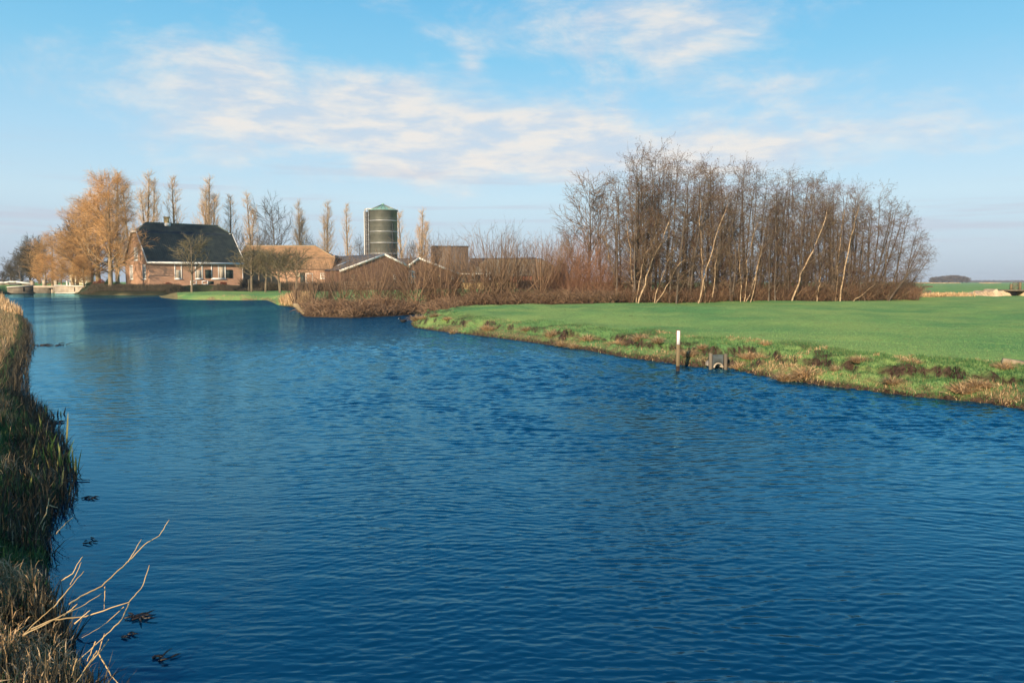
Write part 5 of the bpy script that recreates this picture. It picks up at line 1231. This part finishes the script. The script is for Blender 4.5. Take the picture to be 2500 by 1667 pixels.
stick('dead_stalk', [(*z5(a, b), (4.9 + .1 * i,)) for i, (a, b) in enumerate([(540, 870), (630, 770), (700, 715)])], .004, 'grey-tan stalk pointing at the water in mid bank', 'dead stalk', M_STALK, 'dead straw stalks hanging over the water')
# floating weed rafts and dead leaves
def raft(name, px0, px1, py, n, lab, seed, sc_=1.0, mm=None, up=.04):
    rr_ = np.random.default_rng(seed); a = on_z(px0, py); b = on_z(px1, py); t = rr_.random(n); x = a[0] + (b[0] - a[0]) * t; y = a[1] + rr_.normal(size=n) * .05 * sc_ * (a[1] / 8)
    az = rr_.normal(size=n) * .7; d = norm(np.stack([np.cos(az), np.sin(az), np.abs(rr_.normal(size=n)) * .10], 1)); L = rr_.uniform(.03, .13, n) * sc_
    P = np.stack([np.stack([x, y, np.full(n, .006)], 1), np.stack([x, y, np.full(n, .01)], 1) + d * L[:, None] * .5, np.stack([x, y, np.full(n, .006)], 1) + d * L[:, None]], 1) - [a[0], a[1], 0]
    v = Veg(); v.tubes(P, np.tile([.006, .006, .003], (n, 1)) * sc_ ** .5, 4, rng=rr_); o = v.build(name, mm or M_WET); o.location = (a[0], a[1], 0); return tag(o, lab, 'floating weed', 'floating weed beside the left bank')
raft('floating_weed', 78, 150, 843, 34, 'long low raft of weed floating off the left bank bend', 1, 2.0)
raft('floating_weed', 118, 145, 1033, 14, 'thin twig raft off the dark bend', 2, 1.0)
raft('floating_weed', 205, 235, 1322, 5, 'tiny twig cross floating on open water', 3, .7)
raft('floating_weed', 300, 350, 1507, 12, 'dark leafy raft tipped by the bent straw stalk', 4, .8)
raft('floating_weed', 300, 325, 1552, 8, 'crumpled dark leaf floating below the leafy raft', 5, .5)
raft('floating_weed', 345, 415, 1610, 7, 'pale twig tangle floating at the bottom', 6, .8)
raft('floating_weed', 195, 232, 1215, 10, 'upright twig bits poking from the water by the iris', 7, .7)

# ---- right bank
def rb_pts(r, n, px0, px1, smin, smax, ymax=40):
    px = r.uniform(px0, px1, n); t = r.random(n); P = np.array([on_z(p, 0 + q, 0) for p, q in zip(px[:1], [900])])
    Ys = r.uniform(9.5, ymax, n * 1) ; x = (px - 1250) / 1944.4 / 1.003 * Ys; s = sdist(x, Ys); k = (s > smin) & (s < smax); return x[k], Ys[k], s[k]
x, y, s = rb_pts(r, 800000, 985, 2620, -.02, 2.0, 36); s_all = s
keepn = r.random(len(x)) < np.clip(14 / y, 0, 1) ** 1.0; x, y, s = x[keepn], y[keepn], s[keepn]
print('right bank candidates', len(x))
zz, _ = terrain(x, y); dryv = vn(x * 1.1 + 5, y * 1.1, 91) + .35 * vn(x * 4, y * 4, 92)
k = (dryv > .93) & (r.random(len(x)) < .7) | (s < .3) & (r.random(len(x)) < .22)
grass_stuff('dry_bank_grass', 'dry tan grass along the broken right bank', STRAW, (x[k], y[k]), (.03, .10), (.005, .011), 1.3, 1.2, 3, 11)
k2 = ~k & (r.random(len(x)) < .55)
grass_stuff('bank_grass', 'short green grass on the broken right bank', GREEN, (x[k2], y[k2]), (.03, .09), (.006, .012), .7, .8, 3, 12, avals=.35 + .6 * r.random(int(k2.sum())))
# meadow blades, thinning with distance
n = 260000; Ym = 11.5 / np.maximum(r.random(n), .0001) ** .9; pxm = r.uniform(1030, 2560, n); k = Ym < 50; Ym, pxm = Ym[k], pxm[k]; xm = (pxm - 1250) / 1950.2 * Ym
sdm = sdist(xm, Ym); k = sdm > 1.3; xm, Ym = xm[k], Ym[k]; k = r.random(len(xm)) < .75; xm, Ym = xm[k], Ym[k]
print('meadow blades', len(xm))
grass_stuff('meadow_grass', 'short grazed grass of the meadow', MEADOW, (xm, Ym), (.015, .040), (.006, .013), .9, .6, 3, 13)
# tussocks
def make_tussock(seed, n=420, L=(.12, .34), rad_=.10):
    rr_ = np.random.default_rng(seed); az = rr_.random(n) * 2 * math.pi; q_ = rr_.random(n) ** .6; b = np.stack([np.cos(az) * q_ * rad_, np.sin(az) * q_ * rad_, np.zeros(n)], 1)
    d = norm(np.stack([np.cos(az) * q_ * .8, np.sin(az) * q_ * .8, np.ones(n)], 1) + .25 * rr_.normal(size=(n, 3))); v = Veg(); v.blades(b, d, rr_.uniform(*L, n), rr_.uniform(.006, .012, n), .9, 5, rr_.random(n), norm(rr_.normal(size=(n, 3)) * [1, 1, .2])); return v.build('blades', STRAW, link=False)
TV = [make_tussock(201), make_tussock(202, 320), make_tussock(203, 520, (.14, .38), .14)]
tus = [(1018, 790, 1.5, 'bright golden tussock on the very tip of the meadow'), (1034, 784, 1.1, 'golden tussock just behind the tip one'), (1062, 786, .9, 'brown tussock near the meadow tip'), (1092, 790, .8, 'small tussock right of the meadow tip'), (1105, 812, .8, 'low tussock at the water right of the tip'),
       (1190, 806, 1.0, 'rounded tussock above the narrow bank'), (1285, 812, .9, 'brown tussock left of the large pale one'), (1347, 822, 1.35, 'large pale tussock on the middle bank'), (1372, 842, .8, 'low tussock at the waterline in the middle bank'), (1400, 846, .9, 'small tan tussock left of the orange one'), (1434, 842, 1.35, 'large orange-tan tussock hanging over the water'),
       (1505, 852, 1.0, 'matted tussock left of the marker post'), (1562, 862, 1.2, 'wide tan tussock left of the marker post'), (1604, 868, 1.1, 'grey tussock close left of the marker post'), (1680, 882, 1.0, 'tan tussock close right of the marker post'), (1716, 880, .8, 'orange tussock left of the culvert'),
       (1803, 896, 1.0, 'hanging golden tussock at the right of the culvert'), (1826, 890, 1.0, 'straw tussock right behind the culvert one'), (1852, 893, 1.0, 'tan tussock above the wide dry slope'), (1866, 868, .8, 'upright orange tussock high on the bank'), (1918, 920, 1.1, 'round straw tussock at the water'), (1966, 922, 1.5, 'biggest straw tussock with crossed stems'),
       (2040, 925, .8, 'low tussock below the bare soil'), (2098, 905, .9, 'brown tussock among the bare soil scars'), (2178, 944, 1.0, 'orange tussock beside the dark hole'), (2222, 918, 1.0, 'overhanging brown tussock above the dark hole'), (2352, 962, 1.2, 'golden tussock at the water, right part'), (2384, 962, 1.1, 'golden tussock hanging over the water, right part'), (2405, 948, .8, 'small orange tussock on the green hump'), (2448, 930, .9, 'brown tussock by the stone block')]
for k, (px, py, sc_, lab) in enumerate(tus):
    x0_, y0_ = on_z(px, py, .18); 
    if sdist([x0_], [y0_])[0] < .08: x0_, y0_ = on_z(px, py - 6, .12)
    e = empty('grass_tussock', (x0_, y0_, max(ground_z(x0_, y0_) - .02, 0)), k * 1.7, lab, 'grass tussock', 'tussocks on the right bank'); f = .75 * sc_ * (y0_ / 16) ** .35; e.scale = (f * 1.15, f * 1.15, f * .85); obj_of('blades', TV[k % 3], e)

# marker post
Yp = on_z(1658, 905)[1]; xp_ = xat(1658, Yp); e = empty('marker_post', (xp_, Yp, 0), rad(-4), 'square wooden marker post with white top standing in the water', 'post'); z1_ = zat(806, Yp); z2_ = zat(841, Yp); w_ = .036
M_PWOOD = mat('pale_tan_post_wood', (.24, .18, .10), .8, .2, col2=(.13, .10, .055), scale=9, stretch=(1, 1, .12), detail=6)
m_ = MB(); m_.box(-w_ * .92, -w_ * .92, -.6, w_ * .92, w_ * .92, z2_ - .003); m_.build('shaft', M_PWOOD, e)
m_ = MB(); m_.box(-w_, -w_, z2_, w_, w_, z1_); m_.build('red_edge_block', mat('rust_red_paint', (.28, .07, .04), .7, .2), e)
m_ = MB(); m_.box(-w_ * .93, -w_ - .008, z2_ + .002, w_ * .80, -w_ - .001, z1_ - .008); m_.build('white_plate', M_WHITE, e)
m_ = MB(); m_.box(-w_ * .97, -w_ * .97, -.3, w_ * .97, w_ * .97, .10); m_.build('wet_foot', M_WET, e)
# culvert
Yc = CULV[1] - .04; xc_ = xat(1757, Yc); e = empty('culvert', (xc_, Yc, 0), rad(6), 'small concrete pipe culvert with dark headboard between two wooden posts', 'culvert')
sx_ = Yc / 1944.4; ztop = zat(866, Yc)
pr = .5 * (1769 - 1745) * sx_; pz = zat(897, Yc)
m_ = MB()
n_ = 16; arc = [(pr * math.cos(math.pi * k / n_), pz + pr * math.sin(math.pi * k / n_)) for k in range(n_ + 1)]
hw_ = 13 * sx_
poly = [(-hw_, -.25), (-pr, -.25)] + [(a, b) for a, b in arc[::-1]] + [(pr, -.25), (hw_, -.25), (hw_, ztop), (-hw_, ztop)]
# headboard built as vertical quads around the opening
xsq = [-hw_] + [a for a, b in arc[::-1]] + [hw_]; 
for k in range(n_):
    a, b = arc[n_ - k], arc[n_ - k - 1]; m_.prism([(a[0], 0, a[1]), (b[0], 0, b[1]), (b[0], 0, ztop), (a[0], 0, ztop)], (0, .05, 0))
m_.box(-hw_, 0, -.25, -pr, .05, ztop); m_.box(pr, 0, -.25, hw_, .05, ztop)
m_.build('headboard', mat('wet_grey_board', (.085, .105, .105), .6, .3, col2=(.06, .07, .07), scale=5, stretch=(1, 1, 5)), e)
m_ = MB(); a_ = np.array([(pr * .99 * math.cos(t), pz + pr * .99 * math.sin(t)) for t in np.linspace(0, math.pi, 17)]); b_ = a_ * [.84, 1] - [0, 0]; b_ = np.array([(pr * .82 * math.cos(t), pz + pr * .82 * math.sin(t)) for t in np.linspace(0, math.pi, 17)])
for k in range(16): m_.prism([(a_[k][0], -.05, a_[k][1]), (a_[k + 1][0], -.05, a_[k + 1][1]), (b_[k + 1][0], -.05, b_[k + 1][1]), (b_[k][0], -.05, b_[k][1])], (0, .9, 0))
m_.build('pipe', M_CONC, e)
m_ = MB(); m_.box(-pr * 1.1, .9, -.3, pr * 1.1, .95, pz + pr * 1.1); m_.build('pipe_shade_block', M_BLACK, e)  # black block painted in for the shade inside the pipe
for a in (-hw_ - .055, hw_ + .045):
    m_ = MB(); m_.box(a - .03, -.035, -.3, a + .03, .03, ztop + .015 * (a < 0) + .02); m_.build('post', M_OLD, e)
# stone block at the right edge
Y = 13.2; x0_ = xat(2482, Y); z0_ = ground_z(x0_, Y)
m_ = MB(); m_.prism([(-.20, -.10, 0), (.28, -.12, -.02), (.30, .10, 0), (-.14, .12, 0)], (0.01, 0, .085)); o = m_.build('stone_block', mat('lichen_grey_stone', (.34, .28, .19), .95, .1, col2=(.22, .17, .11), scale=8, bump=.5)); o.location = (x0_, Y, max(z0_, zat(957, Y))); o.rotation_euler = (0, rad(8), rad(-12)); tag(o, 'flat pale stone block lying on the bank at the right edge', 'stone')
stick('bare_twig', [(2292, 956, .10), (2312, 959, .12), (2322, 965, .06)], .006, 'thin pale twig lying on the bank left of the golden tussocks', 'twig', M_STALK)
# bird on the creek mouth
Y = on_z(983, 787)[1]; e = empty('water_bird', (xat(983, Y), Y, 0), rad(200), 'small dark waterbird floating in the creek mouth', 'bird')
BL = mat('sooty_plumage', (.02, .02, .022), .7, .2); m_ = MB(); m_.tube([(-.19, 0, .09), (-.13, 0, .075), (-.04, 0, .07), (.06, 0, .07), (.11, 0, .10), (.12, 0, .15), (.14, 0, .185), (.17, 0, .185), (.19, 0, .18)], [.008, .045, .085, .075, .045, .028, .034, .026, .006], 10); m_.build('body', BL, e, True)
m_ = MB(); m_.tube([(.16, 0, .182), (.20, 0, .176), (.225, 0, .170)], [.012, .008, .002], 6); m_.build('bill', M_CAP, e)
m_ = MB(); m_.tube([(-.15, .04, .09), (-.06, .065, .095), (.04, .06, .09), (.05, .06, .09)], [.006, .03, .03, .01], 6); m_.build('wing', BL, e, True)

# ---- reed clump on the lawn spit, straw strips in the far meadow
def straw_strip(name, lab, px0, px1, Ya, Yb, n, L, w, seed, m=None, hz=.0, lean=.5):
    rr_ = np.random.default_rng(seed); px = (px0 + px1) / 2 + (px1 - px0) * .5 * np.clip(rr_.normal(size=n) * .5, -1.2, 1.2); Y = rr_.uniform(Ya, Yb, n); x = (px - 1250) / 1950.2 * Y; k = sdist(x, Y) > .0; x, Y = x[k], Y[k]
    return grass_stuff(name, lab, m or STRAW, (x, Y), L, w, lean, .5, 4, seed, hz=hz * rr_.random(len(x)), avals=.35 + .6 * rr_.random(len(x)))
straw_strip('reed_bed', 'bright straw reed bed at the tip of the orchard lawn', 662, 750, 50, 62, 6000, (.25, .7), (.03, .05), 301, hz=.25)
straw_strip('lawn_edge_grass', 'tan grass edge of the orchard lawn above the water', 390, 700, 76, 79.3, 1300, (.06, .14), (.02, .04), 302)
straw_strip('dry_strip', 'straw-coloured strip of dead grass behind the meadow', 2150, 2360, 70, 76, 6000, (.12, .34), (.04, .07), 303, hz=.2)
straw_strip('far_straw_strip', 'pale straw band below the distant trees', 2190, 2330, 640, 760, 2500, (.3, .8), (.4, .7), 304)
straw_strip('far_straw_strip', 'short pale straw band farther right on the horizon', 2395, 2440, 640, 760, 700, (.3, .7), (.4, .7), 305)
straw_strip('far_straw_strip', 'thin dark hedge line in the far meadow', 2255, 2275, 190, 196, 300, (.2, .5), (.1, .2), 306, B_DARK)
# sandy dam with culvert, posts and gate at the right edge
Yd = 75.0; xd = xat(2362, Yd); e = empty('sandy_dam', (xd, Yd, .40), 0, 'pale sandy dam with plank deck and dark culvert at the right edge', 'dam'); q_ = lambda p: xat(p, Yd) - xd
h_ = zat(710, Yd) - .40; SAND = mat('pale_sandy_earth', (.60, .46, .30), .95, .1, col2=(.42, .30, .18), scale=1.5, detail=7, bump=.6, bscale=6)
rr_ = np.random.default_rng(8); m_ = MB(); nx = 26; V = []; F = []
for i in range(nx + 1):
    t = i / nx; xx = q_(2362) + (q_(2458) - q_(2362)) * t; hh = h_ * min(1, .45 + t * .9) * (1 + .12 * rr_.normal()); V += [(xx, -.9 + .1 * rr_.normal(), -.1), (xx, -.55, hh * .45 + .04 * rr_.normal()), (xx, -.2, hh), (xx, 1.6, hh), (xx, 2.4, -.1)]
for i in range(nx):
    for j in range(4): F.append((i * 5 + j, (i + 1) * 5 + j, (i + 1) * 5 + j + 1, i * 5 + j + 1))
F += [(0, 1, 2, 3, 4), tuple(nx * 5 + k for k in (4, 3, 2, 1, 0))]; m_.add(V, F); m_.build('embankment', SAND, e, False)
m_ = MB(); m_.box(q_(2448), -.7, h_ - .02, q_(2560), 1.8, h_ + .10); m_.build('deck', M_OLD, e)
m_ = MB(); m_.prism([(q_(2454), -.5, h_ - .03), (q_(2474), -.5, h_ - .03), (q_(2474), -.5, -.1), (q_(2464), -.5, -.1)], (0, 1.5, 0)); m_.build('culvert_shade_block', M_BLACK, e)  # solid black shape standing for the shade in the opening
m_ = MB(); m_.box(q_(2495), -.5, -.2, q_(2560), 1.5, h_ - .03); m_.build('abutment', SAND, e)
e = empty('field_gate', (xat(2474, Yd), Yd + .3, .40 + h_ + .10), 0, 'grey barred field gate between tan posts on the sandy dam', 'gate'); q2 = lambda p: xat(p, Yd) - xat(2474, Yd)
for p, t in ((2474, 693), (2495.5, 689)):
    m_ = MB(); m_.box(q2(p) - .09, -.09, -.03, q2(p) + .09, .09, zat(t, Yd) - .5 - h_); m_.build('post', M_PWOOD, e)
gt = zat(692, Yd) - .5 - h_
for k in range(5):
    m_ = MB(); zz = .06 + gt * .9 * k / 4; m_.box(q2(2477), -.03, zz, q2(2493), .03, zz + .07); m_.build('bar', M_OLD, e)
m_ = MB(); m_.beam((q2(2477.5), -.05, .08), (q2(2492.5), -.05, gt * .92), .06, .04); m_.build('brace', M_OLD, e)
Yg = 72.5; e = empty('field_gate', (xat(2249, Yg), Yg, .42), 0, 'small sagging dark wooden gate on the straw strip', 'gate'); q3 = lambda p: xat(p, Yg) - xat(2249, Yg)
m_ = MB(); m_.box(-.06, -.06, -.2, .06, .06, zat(699, Yg) - .42); m_.build('post', M_PWOOD, e)
m_ = MB(); m_.box(q3(2273) - .05, -.05, -.2, q3(2273) + .05, .05, .62); m_.build('post', M_OLD, e)
for k in range(4):
    m_ = MB(); m_.beam((.06, 0, .75 - k * .17), (q3(2274), 0, .50 - k * .14), .05, .07); m_.build('bar', M_OLD, e)
m_ = MB(); m_.beam((.1, -.05, .2), (q3(2272), -.05, .5), .04, .06); m_.build('brace', M_OLD, e)
e = empty('wire_fence', (xat(2203, 80), 80, .42), 0, 'thin posts and wire right of the grove', 'fence')
for p in (2178, 2203, 2232): m_ = MB(); c = xat(p, 80) - xat(2203, 80); m_.box(c - .04, -.04, -.2, c + .04, .04, .95); m_.build('post', M_OLD, e)
for zz in (.45, .8): m_ = MB(); m_.beam((xat(2178, 80) - xat(2203, 80), 0, zz), (xat(2248, 80) - xat(2203, 80), 0, zz), .02); m_.build('wire', M_STEEL, e)

# ---- thin winter haze
HM = D.materials.new('winter_haze'); HM.use_nodes = True; hn = NB(HM.node_tree); hn.N.remove(hn.N['Principled BSDF'])
pv = hn.new('ShaderNodeVolumePrincipled'); pv.inputs['Color'].default_value = (.72, .82, .96, 1); pv.inputs['Density'].default_value = .00022
hn.L.new(pv.outputs[0], hn.N['Material Output'].inputs['Volume'])
m_ = MB(); m_.box(-6200, -6200, -2.0, 6200, 6200, 21.0); hz_ = m_.build('haze', HM); tag(hz_, 'thin blue winter haze over the flat land', kind='stuff')
